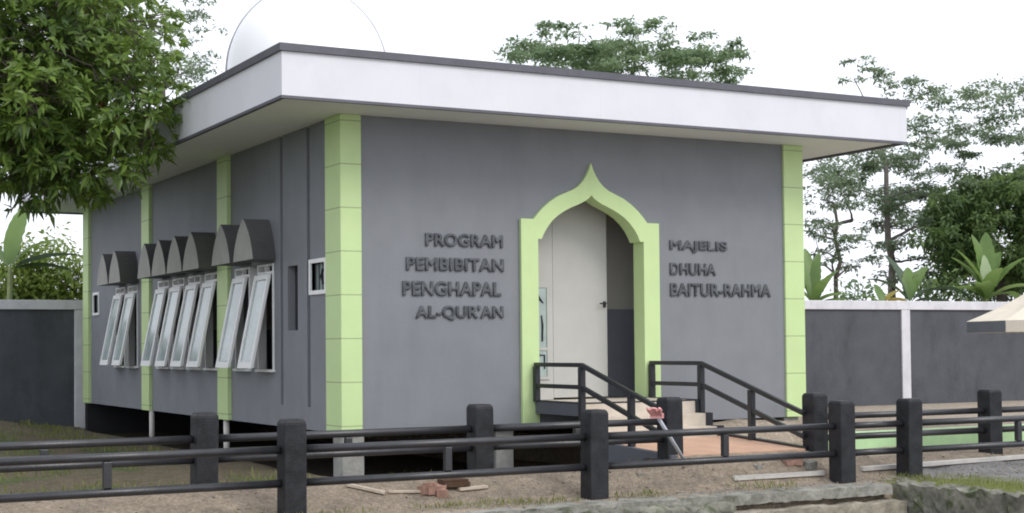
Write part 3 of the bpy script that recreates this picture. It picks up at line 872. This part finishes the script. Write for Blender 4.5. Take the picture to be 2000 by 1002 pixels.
# market umbrella at the right edge
uc = unproj(2075, 540, 21.0)
ut = thing('market_umbrella', (uc.x, uc.y, -0.27), 'pale cream market umbrella with a straight valance, dark at its left end, in the yard', 'umbrella')
ur, uz = 1.30, 1.30
uR = Vector((CR.x, CR.y, 0)).normalized(); uF = Vector((CF.x, CF.y, 0)).normalized()
pts8 = [tuple((uc + (-uR * math.cos(R(-9 + 45 * k)) - uF * math.sin(R(-9 + 45 * k))) * ur)[:2]) for k in range(8)]
apex = Vector((uc.x, uc.y, uz + 0.72))
cq, vq = MB(), MB()
for k in range(8):
    a = Vector((*pts8[k], uz)); b_ = Vector((*pts8[(k + 1) % 8], uz))
    mi_ = 0
    N_ = 6
    rows = []
    for i in range(N_ + 1):
        t_ = i / N_
        row = []
        for j in range(N_ + 1):
            e = a.lerp(b_, j / N_)
            p = apex.lerp(e, t_)
            p.z -= 0.10 * math.sin(math.pi * t_) * (0.6 + 0.4 * math.sin(math.pi * j / N_))
            row.append(p)
        rows.append(row)
    dirn = ((a + b_) / 2 - Vector((uc.x, uc.y, uz))).normalized()
    mi_ = 1 if k == 0 else 0
    cq.add([p for r_ in rows for p in r_], [(i * (N_ + 1) + j, i * (N_ + 1) + j + 1, (i + 1) * (N_ + 1) + j + 1, (i + 1) * (N_ + 1) + j) for i in range(N_) for j in range(N_)], 0)
    vq.add([a, b_, b_ - Vector((0, 0, 0.15)), a - Vector((0, 0, 0.15))], [(0, 1, 2, 3)], 1 if mi_ else 0)
c_o = cq.build('canopy', [M_cream, M_bluec], ut, fix=False)
sd = c_o.modifiers.new('cloth', 'SOLIDIFY'); sd.thickness = 0.006
v_o = vq.build('valance', [M_cream, M_bluec, M_brownc], ut, fix=False)
sd = v_o.modifiers.new('cloth', 'SOLIDIFY'); sd.thickness = 0.006
q = MB(); q.tube([(uc.x, uc.y, -0.3), (uc.x, uc.y, uz + 0.76)], 0.025, 10); q.build('pole', M_pvc, ut, smooth=True)
q = MB()
for x, y in pts8: q.tube([(uc.x, uc.y, uz + 0.25), ((uc.x + x) / 2, (uc.y + y) / 2, uz + 0.22)], 0.009, 5)
q.build('strut', M_blackm, ut)

# ------------------------------------------------------------------ vegetation
def leaves_mesh(P, Dv, Nn, ln, wd, fold=0.25, droop=0.25):
    """one 6-vertex folded, drooping blade per leaf"""
    P = np.asarray(P); n_ = len(P)
    Dv = Dv / np.linalg.norm(Dv, axis=1, keepdims=True)
    S = np.cross(Dv, Nn); S /= np.linalg.norm(S, axis=1, keepdims=True) + 1e-9
    U = np.cross(S, Dv)
    ln = ln[:, None]; wd = wd[:, None]
    base = P
    m1 = P + Dv * ln * 0.45 - np.array([0, 0, 1]) * ln * droop * 0.15
    tip = P + Dv * ln - np.array([0, 0, 1]) * ln * droop
    l = m1 + S * wd * 0.5 + U * wd * fold
    r = m1 - S * wd * 0.5 + U * wd * fold
    V = np.stack([base, l, m1, r, tip], 1).reshape(-1, 3)
    k = np.arange(n_) * 5
    F = np.stack([np.stack([k, k + 2, k + 1], 1), np.stack([k + 1, k + 2, k + 4], 1), np.stack([k, k + 3, k + 2], 1), np.stack([k + 2, k + 3, k + 4], 1)], 1).reshape(-1, 3)
    return V, F
def mesh_np(name, V, F, m_, parent):
    me = bpy.data.meshes.new(name)
    off = np.array(ROOT[parent.name]) if parent and parent.name in ROOT else np.zeros(3)
    me.vertices.add(len(V)); me.vertices.foreach_set('co', (V - off).astype(np.float32).ravel())
    me.loops.add(len(F) * 3); me.loops.foreach_set('vertex_index', F.astype(np.int32).ravel())
    me.polygons.add(len(F)); me.polygons.foreach_set('loop_start', np.arange(0, len(F) * 3, 3, dtype=np.int32))
    me.update(calc_edges=True); me.validate()
    me.materials.append(m_)
    o = bpy.data.objects.new(name, me); COL.objects.link(o)
    if parent: o.parent = parent
    return o
def rand_dirs(n_):
    d = RNG.normal(size=(n_, 3)); return d / np.linalg.norm(d, axis=1, keepdims=True)

def limb(q, a, b_, r0, r1, wob=0.12, n_=7, seg=7):
    a = Vector(a); b_ = Vector(b_); Ln = (b_ - a).length
    pts, rr = [], []
    off = Vector((random.uniform(-1, 1), random.uniform(-1, 1), random.uniform(-.3, .6))) * Ln * wob
    for i in range(n_):
        t = i / (n_ - 1)
        p = a.lerp(b_, t) + off * math.sin(math.pi * t) + Vector((random.uniform(-1, 1), random.uniform(-1, 1), random.uniform(-1, 1))) * Ln * 0.015
        if i == 0: p = a
        if i == n_ - 1: p = b_
        pts.append(p); rr.append(lerp(r0, r1, t))
    q.tube(pts, rr, seg)
    return pts

def clump_tree(name, label, base, top, clumps, leafm, barkm, r_trunk, leaf_len, per_m2, flat=0.45, group=None, droop=0.2, twigs=True, extra_nodes=()):
    """tapered trunk, limbs to every foliage clump, small leaves scattered through each clump"""
    t = thing(name, base, label, 'tree', group)
    q = MB()
    base = Vector(base); top = Vector(top)
    tp = limb(q, base - Vector((0, 0, 0.3)), top, r_trunk, r_trunk * 0.35, 0.04, 12, 9)
    nodes = [(p, lerp(r_trunk, r_trunk * 0.35, i / 11)) for i, p in enumerate(tp)][3:]
    for p_, r_ in extra_nodes:
        near = min(nodes, key=lambda z: (z[0] - Vector(p_)).length + max(0, z[0].z - Vector(p_).z) * 2)
        for i, w in enumerate(limb(q, near[0], p_, min(r_, near[1]), r_ * 0.7, 0.08)[2:]): nodes.append((w, r_ * 0.8))
    Ps, Ds, Ls = [], [], []
    cl = sorted(clumps, key=lambda c: (c[0] - top).length)
    for c, rx, rz in cl:
        near = min(nodes, key=lambda z: (z[0] - c).length + max(0, z[0].z - c.z + 0.3) * 1.5)
        r0 = min(near[1] * 0.6, 0.03 + 0.015 * (near[0] - c).length)
        pts = limb(q, near[0], c, r0, r0 * 0.35, 0.10)
        for p in pts[2:]: nodes.append((p, r0 * 0.6))
        if twigs:
            for k in range(5):
                d = Vector((random.uniform(-1, 1) * rx, random.uniform(-1, 1) * rx, random.uniform(-.6, .6) * rz)) * 0.85
                limb(q, c, c + d, r0 * 0.3, r0 * 0.1, 0.1, 4, 5)
        n_ = int(per_m2 * rx * rx * 9)
        # sub-clusters make the outline ragged and leave gaps
        ns = max(5, int(6 + rx * 9))
        sc = RNG.normal(size=(ns, 3)) * np.array([rx, rx, rz]) * 0.55
        idx = RNG.integers(0, ns, n_)
        pp = sc[idx] + RNG.normal(size=(n_, 3)) * np.array([rx, rx, rz]) * 0.26
        Ps.append(pp + np.array(c)); dd = rand_dirs(n_); dd[:, 2] *= flat; Ds.append(dd)
        Ls.append(RNG.uniform(0.7, 1.3, n_) * leaf_len)
    P = np.concatenate(Ps); Dv = np.concatenate(Ds); Ln = np.concatenate(Ls)
    Nn = rand_dirs(len(P)) * 0.6 + np.array([0, 0, 1.0])
    V, F = leaves_mesh(P, Dv, Nn, Ln, Ln * 0.42, 0.1, droop)
    q.build('trunk', barkm, t, smooth=True, fix=False)
    mesh_np('crown', V, F, leafm, t)
    return t

LF_alb = leaf_mat('feathery_leaf', (0.12, 0.19, 0.105), (0.24, 0.335, 0.17), 0.52, 0.6)  # haze over the distant crowns is put into these paler leaf colours
LF_alb2 = leaf_mat('feathery_leaf_grey', (0.13, 0.185, 0.12), (0.24, 0.315, 0.18), 0.52, 0.6)  # greyer crowns, paled the same way to suggest haze
LF_dark = leaf_mat('dense_leaf', (0.07, 0.125, 0.055), (0.185, 0.28, 0.085), 0.45, 0.5)
LF_mango = leaf_mat('mango_leaf', (0.026, 0.07, 0.018), (0.25, 0.375, 0.07), 0.38, 0.34)
LF_shrub = leaf_mat('light_shrub_leaf', (0.09, 0.15, 0.025), (0.28, 0.38, 0.08), 0.4, 0.5)
LF_ban = leaf_mat('banana_leaf', (0.10, 0.19, 0.05), (0.24, 0.36, 0.11), 0.45, 0.4)
LF_band = leaf_mat('dull_banana_leaf', (0.05, 0.09, 0.055), (0.10, 0.14, 0.08), 0.3, 0.35)
LF_yel = leaf_mat('yellow_leaf', (0.30, 0.26, 0.05), (0.50, 0.42, 0.10), 0.4, 0.5)

def pix_clumps(lst, depth, spread):
    out = []
    for px, py, rx, ry in lst:
        d = depth + random.uniform(-spread, spread)
        out.append((unproj(px, py, d), rx / FPX * d, ry / FPX * d))
    return out

def fill(n_, x0, x1, y0, y1, r0, r1):
    return [(random.uniform(x0, x1), random.uniform(y0, y1), random.uniform(r0, r1), random.uniform(r0, r1) * 0.36) for _ in range(n_)]
def ground_at(px, depth, z=-0.3):
    p = unproj(px, 600, depth); return (p.x, p.y, z)

A = [(1000, 108, 34, 13), (1045, 100, 45, 16), (1072, 48, 26, 10), (1058, 66, 20, 10), (1118, 52, 26, 7), (1100, 108, 42, 14), (1150, 88, 44, 16), (1195, 92, 40, 16), (1205, 42, 26, 9), (1232, 62, 30, 13), (1275, 48, 34, 8), (1240, 100, 42, 14),
     (1290, 84, 28, 8), (1300, 108, 40, 13), (1335, 122, 40, 15), (1365, 100, 34, 13), (1390, 122, 40, 16), (1418, 100, 28, 7), (1440, 85, 22, 6), (1440, 108, 24, 5), (1425, 136, 30, 6), (1350, 72, 18, 7), (1385, 68, 16, 5), (1420, 160, 26, 6), (1160, 140, 45, 14), (1060, 150, 45, 14), (1300, 160, 50, 14), (1220, 200, 60, 20)]
clump_tree('albizia_tree', 'tall feathery tree rising behind the middle of the white roof', ground_at(1225, 42), unproj(1225, 150, 42), pix_clumps(A + fill(10, 1010, 1150, 90, 130, 20, 34) + fill(12, 1150, 1300, 80, 140, 22, 36) + fill(10, 1300, 1430, 95, 160, 20, 34), 42, 2.5), LF_alb, M_barkg, 0.2, 0.15, 150, group='feathery trees behind the hall')
B = [(1672, 118, 22, 7), (1712, 140, 30, 8), (1668, 155, 18, 6), (1760, 160, 38, 11), (1800, 182, 38, 13), (1838, 200, 32, 11), (1905, 178, 36, 10), (1945, 192, 40, 14), (1985, 170, 34, 14), (1990, 215, 28, 15), (1885, 214, 32, 9), (1800, 246, 46, 13), (1868, 252, 40, 10),
     (1810, 268, 36, 10), (1940, 272, 42, 9), (1985, 265, 24, 18), (1850, 332, 30, 8), (1895, 300, 30, 7), (1600, 325, 34, 18), (1640, 345, 40, 18), (1690, 322, 36, 14), (1740, 312, 40, 14), (1785, 302, 30, 10), (1680, 372, 46, 14), (1738, 396, 42, 18), (1612, 392, 32, 14), (1588, 365, 20, 14),
     (1782, 380, 34, 10), (1832, 372, 34, 8), (1755, 432, 36, 15), (1700, 436, 34, 10), (1615, 440, 26, 8), (1800, 430, 30, 10), (1775, 472, 26, 10), (1735, 478, 30, 10), (1690, 505, 24, 8)]
b1 = [c for c in B if c[0] > 1665]; b2 = [c for c in B if c[0] <= 1665] + [(1655, 400, 30, 10), (1640, 470, 28, 9), (1600, 490, 20, 8), (1672, 460, 24, 8), (1660, 520, 22, 9), (1590, 445, 20, 10), (1625, 350, 36, 14), (1700, 300, 40, 12)]
b1 += fill(14, 1680, 1860, 300, 430, 20, 36) + fill(7, 1690, 1830, 430, 545, 16, 28) + fill(7, 1800, 2010, 150, 300, 22, 36) + fill(4, 1880, 2010, 290, 360, 20, 34)
b2 += fill(9, 1575, 1690, 310, 440, 18, 30) + fill(6, 1575, 1690, 440, 550, 14, 24)
clump_tree('albizia_tree', 'tall feathery tree with a straight dark trunk beyond the boundary wall right of the hall', ground_at(1728, 41), unproj(1722, 290, 41), pix_clumps(b1, 41, 2.5), LF_alb2, M_barkg, 0.15, 0.14, 150, group='feathery trees behind the hall')
clump_tree('albizia_tree', 'thin forked feathery tree close beside the right lime column', ground_at(1652, 38), unproj(1630, 400, 38), pix_clumps(b2, 38, 1.5), LF_alb2, M_bark, 0.10, 0.13, 150, group='feathery trees behind the hall',
           extra_nodes=((unproj(1618, 440, 38), 0.07), (unproj(1665, 430, 38), 0.07)))
Cc = [(300, 18, 26, 9), (342, 32, 32, 10), (385, 28, 34, 9), (402, 58, 24, 6), (330, 60, 26, 9), (366, 78, 20, 6), (360, 108, 28, 8), (392, 126, 34, 13), (350, 136, 34, 11), (412, 108, 18, 6), (380, 150, 38, 10), (300, 62, 24, 9), (320, 112, 26, 9), (290, 100, 24, 10), (340, 165, 40, 10), (250, 60, 40, 14), (220, 120, 44, 16), (330, -30, 50, 14), (260, -20, 50, 14), (400, 0, 26, 7)]
clump_tree('albizia_tree', 'sparse feathery tree behind the hall between the big leafy tree and the dome', ground_at(330, 44), unproj(325, 120, 44), pix_clumps(Cc + fill(5, 300, 420, 95, 165, 18, 28), 44, 2.0), LF_alb2, M_barkg, 0.15, 0.14, 75, group='feathery trees behind the hall')

# dense dark round tree at the right
Dd = []
for k in range(46):
    a, r_ = random.uniform(0, 2 * math.pi), math.sqrt(random.random())
    Dd.append((1955 + 125 * r_ * math.cos(a), 462 + 95 * r_ * math.sin(a), 34, 24))
for a in np.linspace(math.pi, 2 * math.pi, 16): Dd.append((1955 + 132 * math.cos(a), 462 + 104 * math.sin(a), 26, 18))
Dd += [(1955 + 100 * math.cos(a_), 430 + 70 * math.sin(a_), 44, 34) for a_ in np.linspace(0, 5.6, 9)] + [(1870, 520, 40, 30), (1850, 545, 40, 30), (1930, 545, 50, 34), (1990, 540, 50, 34), (2060, 420, 40, 30), (1830, 480, 30, 24)]
clump_tree('broadleaf_tree', 'dense dark green round crowned tree beyond the right boundary wall', ground_at(1960, 39), unproj(1955, 480, 39), pix_clumps(Dd, 39, 1.3), LF_dark, M_bark, 0.22, 0.17, 230, flat=0.8, droop=0.3)

# the big mango-like tree on the left: whorls of long drooping leaves
def mango(label, base, centre, rad, nwh, cut, extra):
    t = thing('mango_tree', base, label, 'tree')
    base = Vector(base); centre = Vector(centre)
    q = MB()
    tp = limb(q, base - Vector((0, 0, 0.3)), centre + Vector((0, 0, 1.0)), 0.26, 0.10, 0.03, 12, 10)
    nodes = [(p, 0.12) for p in tp[5:]]
    # boughs
    subs = []
    for k in range(110):
        d = Vector(rand_dirs(1)[0]); d.z = d.z * 0.9
        r_ = random.uniform(0.55, 0.92)
        c = centre + Vector((d.x * rad[0], d.y * rad[1], d.z * rad[2])) * r_
        if not cut(c, 0.15): continue
        subs.append(c)
    subs += [unproj(px, py, dd) for px, py, dd in extra]
    subs.sort(key=lambda c: (c - centre).length)
    for c in subs:
        near = min(nodes, key=lambda z: (z[0] - c).length)
        r0 = min(near[1] * 0.7, 0.06)
        for p in limb(q, near[0], c, r0, 0.018, 0.08)[2:]: nodes.append((p, r0 * 0.7))
    # whorls: on lumpy sub-crowns
    Wc = []
    while len(Wc) < nwh:
        s = subs[RNG.integers(0, len(subs))]
        v = rand_dirs(1)[0] * np.array([0.75, 0.75, 0.6]) * RNG.uniform(0.55, 1.05)
        c = np.array(s) + v
        if cut(Vector(c), 0.0): Wc.append((c, v / np.linalg.norm(v)))
    Ps, Ds, Ls, Ns = [], [], [], []
    for c, v in Wc:
        n_ = RNG.integers(8, 14)
        ax = v + np.array([0, 0, 0.35]); ax /= np.linalg.norm(ax)
        a = RNG.uniform(0, 2 * math.pi, n_)
        e1 = np.cross(ax, [0.3, 0.2, 0.9]); e1 /= np.linalg.norm(e1); e2 = np.cross(ax, e1)
        sp_ = RNG.uniform(0.5, 1.3, n_)
        d = ax[None] * 0.6 + (np.cos(a)[:, None] * e1 + np.sin(a)[:, None] * e2) * sp_[:, None]
        Ps.append(np.repeat(c[None], n_, 0) + RNG.normal(size=(n_, 3)) * 0.025); Ds.append(d); Ls.append(RNG.uniform(0.08, 0.215, n_))
        Ns.append(np.repeat(ax[None], n_, 0) + RNG.normal(size=(n_, 3)) * 0.25)
        if RNG.random() < 0.35:
            limb(q, c - v * 0.35, c, 0.010, 0.005, 0.05, 3, 4)
    P = np.concatenate(Ps); Dv = np.concatenate(Ds); Ln = np.concatenate(Ls); Nn = np.concatenate(Ns)
    V, F = leaves_mesh(P, Dv, Nn, Ln, 0.012 + Ln * 0.25, 0.12, 0.26)
    q.build('trunk', M_bark, t, smooth=True, fix=False)
    mesh_np('crown', V, F, LF_mango, t)
    # a few reddish young shoots
    sel = RNG.choice(len(Wc), 26, replace=False)
    Ps, Ds = [], []
    for k in sel:
        c, v = Wc[k]
        n_ = 12
        Ps.append(np.repeat((c + v * 0.05)[None], n_, 0) + RNG.normal(size=(n_, 3)) * 0.03); d = rand_dirs(n_); d[:, 2] -= 0.5; Ds.append(d)
    P = np.concatenate(Ps); Dv = np.concatenate(Ds); Ln = RNG.uniform(0.08, 0.16, len(P))
    V, F = leaves_mesh(P, Dv, rand_dirs(len(P)) + np.array([0, 0, 1.0]), Ln, Ln * 0.3, 0.1, 0.4)
    mesh_np('young_leaves', V, F, leaf_mat('reddish_young_leaf', (0.16, 0.09, 0.03), (0.34, 0.22, 0.06), 0.4, 0.45), t)
    return t
mc = unproj(-20, 60, 20.5)
mango('big leafy green tree overhanging the left end of the white roof', (mc.x - 1.6, mc.y - 0.2, -0.35), mc, (2.2, 2.2, 2.6), 5600,
      lambda p, mrg: p.x < -1.16 - mrg or p.z > 4.45 + mrg,
      [(40, 305, 20), (90, 320, 20.5), (130, 320, 20), (170, 310, 20.5), (215, 285, 20), (285, 235, 20), (312, 212, 20.3), (60, 280, 19.8), (150, 270, 20), (100, 345, 20.5), (265, 170, 20), (215, 215, 20), (240, 110, 20.4), (225, 40, 20.2), (180, 130, 19.8)])

# banana plants
def banana(label, base, h, leaves, k_=1.0, stem_r=0.10, group='banana plants over the walls'):
    t = thing('banana_plant', base, label, 'plant', group)
    base = Vector(base)
    q = MB(); q.tube([base - Vector((0, 0, 0.2)), base + Vector((0.03, 0, h * 0.5)), base + Vector((0.05, 0.02, h))], [stem_r, stem_r * 0.8, stem_r * 0.45], 10)
    q.build('stem', mat('banana_stem', (0.20, 0.24, 0.10), 0.6, 0.25, 6), t, smooth=True)
    for az, el, ln, wd, arch, mm in leaves:
        e = MB(); ln *= k_; wd *= k_
        d = CR * math.cos(az) + Vector((CF.x, CF.y, 0)).normalized() * math.sin(az); d.z = 0; d.normalize()
        n_ = 16
        p = base + Vector((0.05, 0.02, h - 0.05)); ang = el
        pts = []
        for i in range(n_ + 1):
            pts.append((p.copy(), ang))
            p = p + (d * math.cos(ang) + Vector((0, 0, 1)) * math.sin(ang)) * ln / n_
            ang -= arch / n_
        sd_ = d.cross(Vector((0, 0, 1)))
        vs_, fs_ = [], []
        for i, (p, an) in enumerate(pts):
            s = i / n_
            w = wd * (0.04 if s < 0.12 else (math.sin(math.pi * min(1, (s - 0.10) / 0.9) ** 0.75) ** 0.6 * 0.5 + 0.02))
            up = (Vector((0, 0, 1)) * math.cos(an) - d * math.sin(an))
            tear = 1 - 0.22 * random.random() if i % 2 else 1.0
            vs_ += [p - sd_ * w * tear + up * w * 0.28, p, p + sd_ * w * (1 - 0.22 * random.random() if i % 2 else 1) + up * w * 0.28]
        for i in range(n_):
            a = i * 3
            fs_ += [(a, a + 1, a + 4, a + 3), (a + 1, a + 2, a + 5, a + 4)]
        e.add(vs_, fs_)
        e.build('leaf', mm, t, smooth=True, fix=False)
    return t
banana('banana plant with upright bright leaves and one pale folded tip, before the dark round tree', ground_at(1925, 36), 2.35,
       [(1.2, 1.45, 1.55, 0.42, 0.25, LF_ban), (2.6, 1.25, 1.25, 0.40, 0.7, LF_ban), (0.2, 1.05, 1.4, 0.42, 0.6, LF_ban), (3.4, 0.8, 1.1, 0.4, 1.3, LF_ban), (-0.4, 0.7, 1.3, 0.42, 1.1, LF_ban), (-1.4, 1.2, 1.0, 0.36, 0.9, LF_ban), (1.8, 1.55, 1.0, 0.3, 0.1, leaf_mat('pale_leaf', (0.40, 0.52, 0.28), (0.55, 0.66, 0.42), 0.4)), (0.6, 0.5, 1.2, 0.4, 1.0, LF_ban), (2.2, 1.5, 1.5, 0.36, 0.35, LF_ban), (0.9, 1.25, 1.4, 0.36, 0.7, LF_ban), (-2.0, 0.9, 1.1, 0.36, 1.2, LF_ban), (3.0, 1.35, 1.3, 0.34, 0.6, LF_ban)], 1.12)  # one leaf is paler than the rest
banana('banana plant with a long dull leaf arching to the right over the boundary wall', ground_at(1775, 35.5), 2.3,
       [(0.1, 0.75, 1.5, 0.45, 1.5, LF_band), (-0.5, 0.3, 1.2, 0.42, 1.0, LF_band), (2.9, 1.0, 1.1, 0.36, 1.0, LF_band), (1.4, 1.35, 0.9, 0.3, 0.5, LF_ban), (3.4, 0.35, 0.9, 0.34, 0.8, LF_yel), (2.2, 1.3, 1.3, 0.3, 0.6, LF_band), (0.8, 1.2, 1.2, 0.32, 0.9, LF_ban)], 1.1)
banana('banana plant with narrow upright leaves close behind the right lime column', ground_at(1587, 33.5), 2.2,
       [(1.8, 1.4, 1.4, 0.34, 0.3, LF_ban), (0.4, 1.15, 1.1, 0.36, 0.6, LF_ban), (2.8, 1.0, 1.2, 0.36, 0.8, LF_ban), (-0.6, 0.7, 0.9, 0.34, 0.9, LF_ban), (0.0, 0.45, 0.8, 0.34, 0.6, LF_ban), (1.0, 1.45, 1.3, 0.3, 0.4, LF_ban), (2.2, 1.25, 1.2, 0.3, 0.5, LF_ban), (-1.2, 1.1, 1.0, 0.3, 0.8, LF_ban)])
banana('banana plant with short bright leaves low over the wall beneath the forked tree', ground_at(1722, 34.5), 2.25,
       [(1.9, 1.2, 0.6, 0.24, 0.5, LF_ban), (0.5, 0.8, 0.7, 0.26, 0.6, LF_yel), (2.9, 0.7, 0.6, 0.25, 0.7, LF_ban), (0.1, 0.4, 0.6, 0.24, 0.5, LF_yel)], stem_r=0.06)
banana('banana plant with dull drooping leaves behind the left boundary wall', ground_at(15, 31), 3.05,
       [(1.3, 1.35, 1.6, 0.45, 0.4, LF_ban), (0.05, 0.45, 1.5, 0.42, 0.55, LF_band), (0.3, 0.25, 1.3, 0.42, 0.6, LF_band), (2.8, 0.9, 1.5, 0.45, 1.0, LF_ban), (0.5, 1.0, 1.2, 0.4, 0.9, LF_ban)])

def shrub(label, base, h, rx, mat_, dens, leaf, name='shrub', group=None):
    t = thing(name, base, label, 'shrub', group)
    base = Vector(base); q = MB()
    Ps = []
    for k in range(14):
        tip = base + Vector((random.uniform(-1, 1) * rx, random.uniform(-.6, .6) * rx, h * random.uniform(0.65, 1.0)))
        limb(q, base - Vector((0, 0, .1)), tip, 0.025, 0.008, 0.1)
        for s in range(4):
            c = base.lerp(tip, 0.45 + 0.18 * s)
            Ps.append(np.array(c) + RNG.normal(size=(dens, 3)) * np.array([0.26, 0.26, 0.2]))
    P = np.concatenate(Ps); d = rand_dirs(len(P)); d[:, 2] *= 0.7; Ln = RNG.uniform(0.7, 1.3, len(P)) * leaf
    V, F = leaves_mesh(P, d, rand_dirs(len(P)) + np.array([0, 0, 1.2]), Ln, Ln * 0.45, 0.12, 0.3)
    q.build('stem', M_bark, t, smooth=True, fix=False); mesh_np('foliage', V, F, mat_, t)
shrub('light green shrub behind the left end of the left boundary wall', ground_at(45, 33), 3.75, 0.9, LF_shrub, 110, 0.15, group='light shrubs over the left wall')
shrub('light green shrub behind the left boundary wall, touching the hall', ground_at(122, 33), 3.6, 0.9, LF_shrub, 110, 0.15, group='light shrubs over the left wall')
shrub('dark bush behind the left wall below the drooping banana leaf', ground_at(0, 36), 3.4, 1.1, LF_dark, 34, 0.2)
shrub('low green bush behind the right boundary wall, left of the dark round tree', ground_at(1850, 36.5), 2.75, 0.8, LF_dark, 40, 0.18)
shrub('low bush behind the right wall at the foot of the forked tree', ground_at(1670, 35), 2.6, 0.8, LF_alb, 30, 0.18)

# grass blades: moss strip on the culvert, weeds on the left ground
def grass(name, pts, hmin, hmax, m_, kind='stuff'):
    P = np.array(pts); n_ = len(P)
    d = rand_dirs(n_) * 0.55; d[:, 2] = 1.0
    Ln = RNG.uniform(hmin, hmax, n_)
    V, F = leaves_mesh(P, d, rand_dirs(n_), Ln, np.maximum(0.006, Ln * 0.12), 0.1, 0.15)
    o = mesh_np(name, V, F, m_, None); tag(o, kind=kind); return o
LF_grass = leaf_mat('short_grass', (0.10, 0.13, 0.03), (0.24, 0.27, 0.08), 0.4, 0.6)
pts = []
for _ in range(5200):
    x = random.uniform(4.66, 6.4); y = random.uniform(-8.0, -3.95)
    if random.random() > (1 - sstep(5.0, 6.2, x)) * (0.55 + fbm(x, y, 1.6)): continue
    pts.append((x, y, -0.5 + 0.03 * fbm(x, y, 1.1) + (0.03 if x < 5 else 0)))
g1 = grass('moss_grass', pts, 0.03, 0.09, LF_grass)
tag(g1, 'short yellow green grass along the top of the mossy culvert wall', 'grass')
pts = []
for _ in range(9000):
    x = random.uniform(-6, -0.9); y = random.uniform(-2.6, 13)
    if fbm(x, y, 0.9) < 0.08: continue
    pts.append((x, y, height(x, y) + 0.05 * fbm(x, y, 1.1)))
g2 = grass('weed_grass', pts, 0.05, 0.16, LF_grass)
tag(g2, 'patchy low weeds on the bare ground left of the hall', 'grass')

# loose gravel and crumbs on the path, one mass
oc = np.array([(1, 0, 0), (-1, 0, 0), (0, 1, 0), (0, -1, 0), (0, 0, 1), (0, 0, -1)], float)
of = np.array([(0, 2, 4), (2, 1, 4), (1, 3, 4), (3, 0, 4), (2, 0, 5), (1, 2, 5), (3, 1, 5), (0, 3, 5)])
Vs, Fs = [], []
for k in range(5200):
    x = random.uniform(-6, 9.5); y = random.uniform(-4.25, -1.2) if k % 3 else random.gauss(-3.9, 0.22)
    if y < -4.25 or (2.4 < x < 4.5 and y > -3.25) or (x < -0.5 and random.random() < 0.5): continue
    s_ = 0.006 + 0.016 * random.random() ** 3
    v = oc * RNG.uniform(0.5, 1.3, (6, 3)) * s_
    a = random.uniform(0, 6.28); c_, n_ = math.cos(a), math.sin(a)
    v = v @ np.array([[c_, n_, 0], [-n_, c_, 0], [0, 0, 0.7]])
    Vs.append(v + np.array([x, y, gz(x, y) + s_ * 0.2])); Fs.append(of + 6 * len(Fs))
gr = mesh_np('gravel', np.concatenate(Vs), np.concatenate(Fs), leaf_mat('gravel_stone', (0.10, 0.085, 0.07), (0.42, 0.38, 0.33), 0.0, 0.9), None)
tag(gr, 'loose gravel and crumbs of soil scattered along the dirt path', 'gravel', kind='stuff')
pts = []
while len(pts) < 1500:
    x = random.uniform(-6, 4.4); y = random.gauss(-3.95, 0.12) if random.random() < 0.6 else random.uniform(-3.3, -2.5)
    if fbm(x, y, 1.3) < 0.12 or y < -4.3 or (x > 2.4 and y > -3.4): continue
    pts.append((x, y, gz(x, y)))
tag(grass('verge_weed', pts, 0.03, 0.10, LF_grass), 'tiny weeds along the dirt path and the kerb', 'weeds')
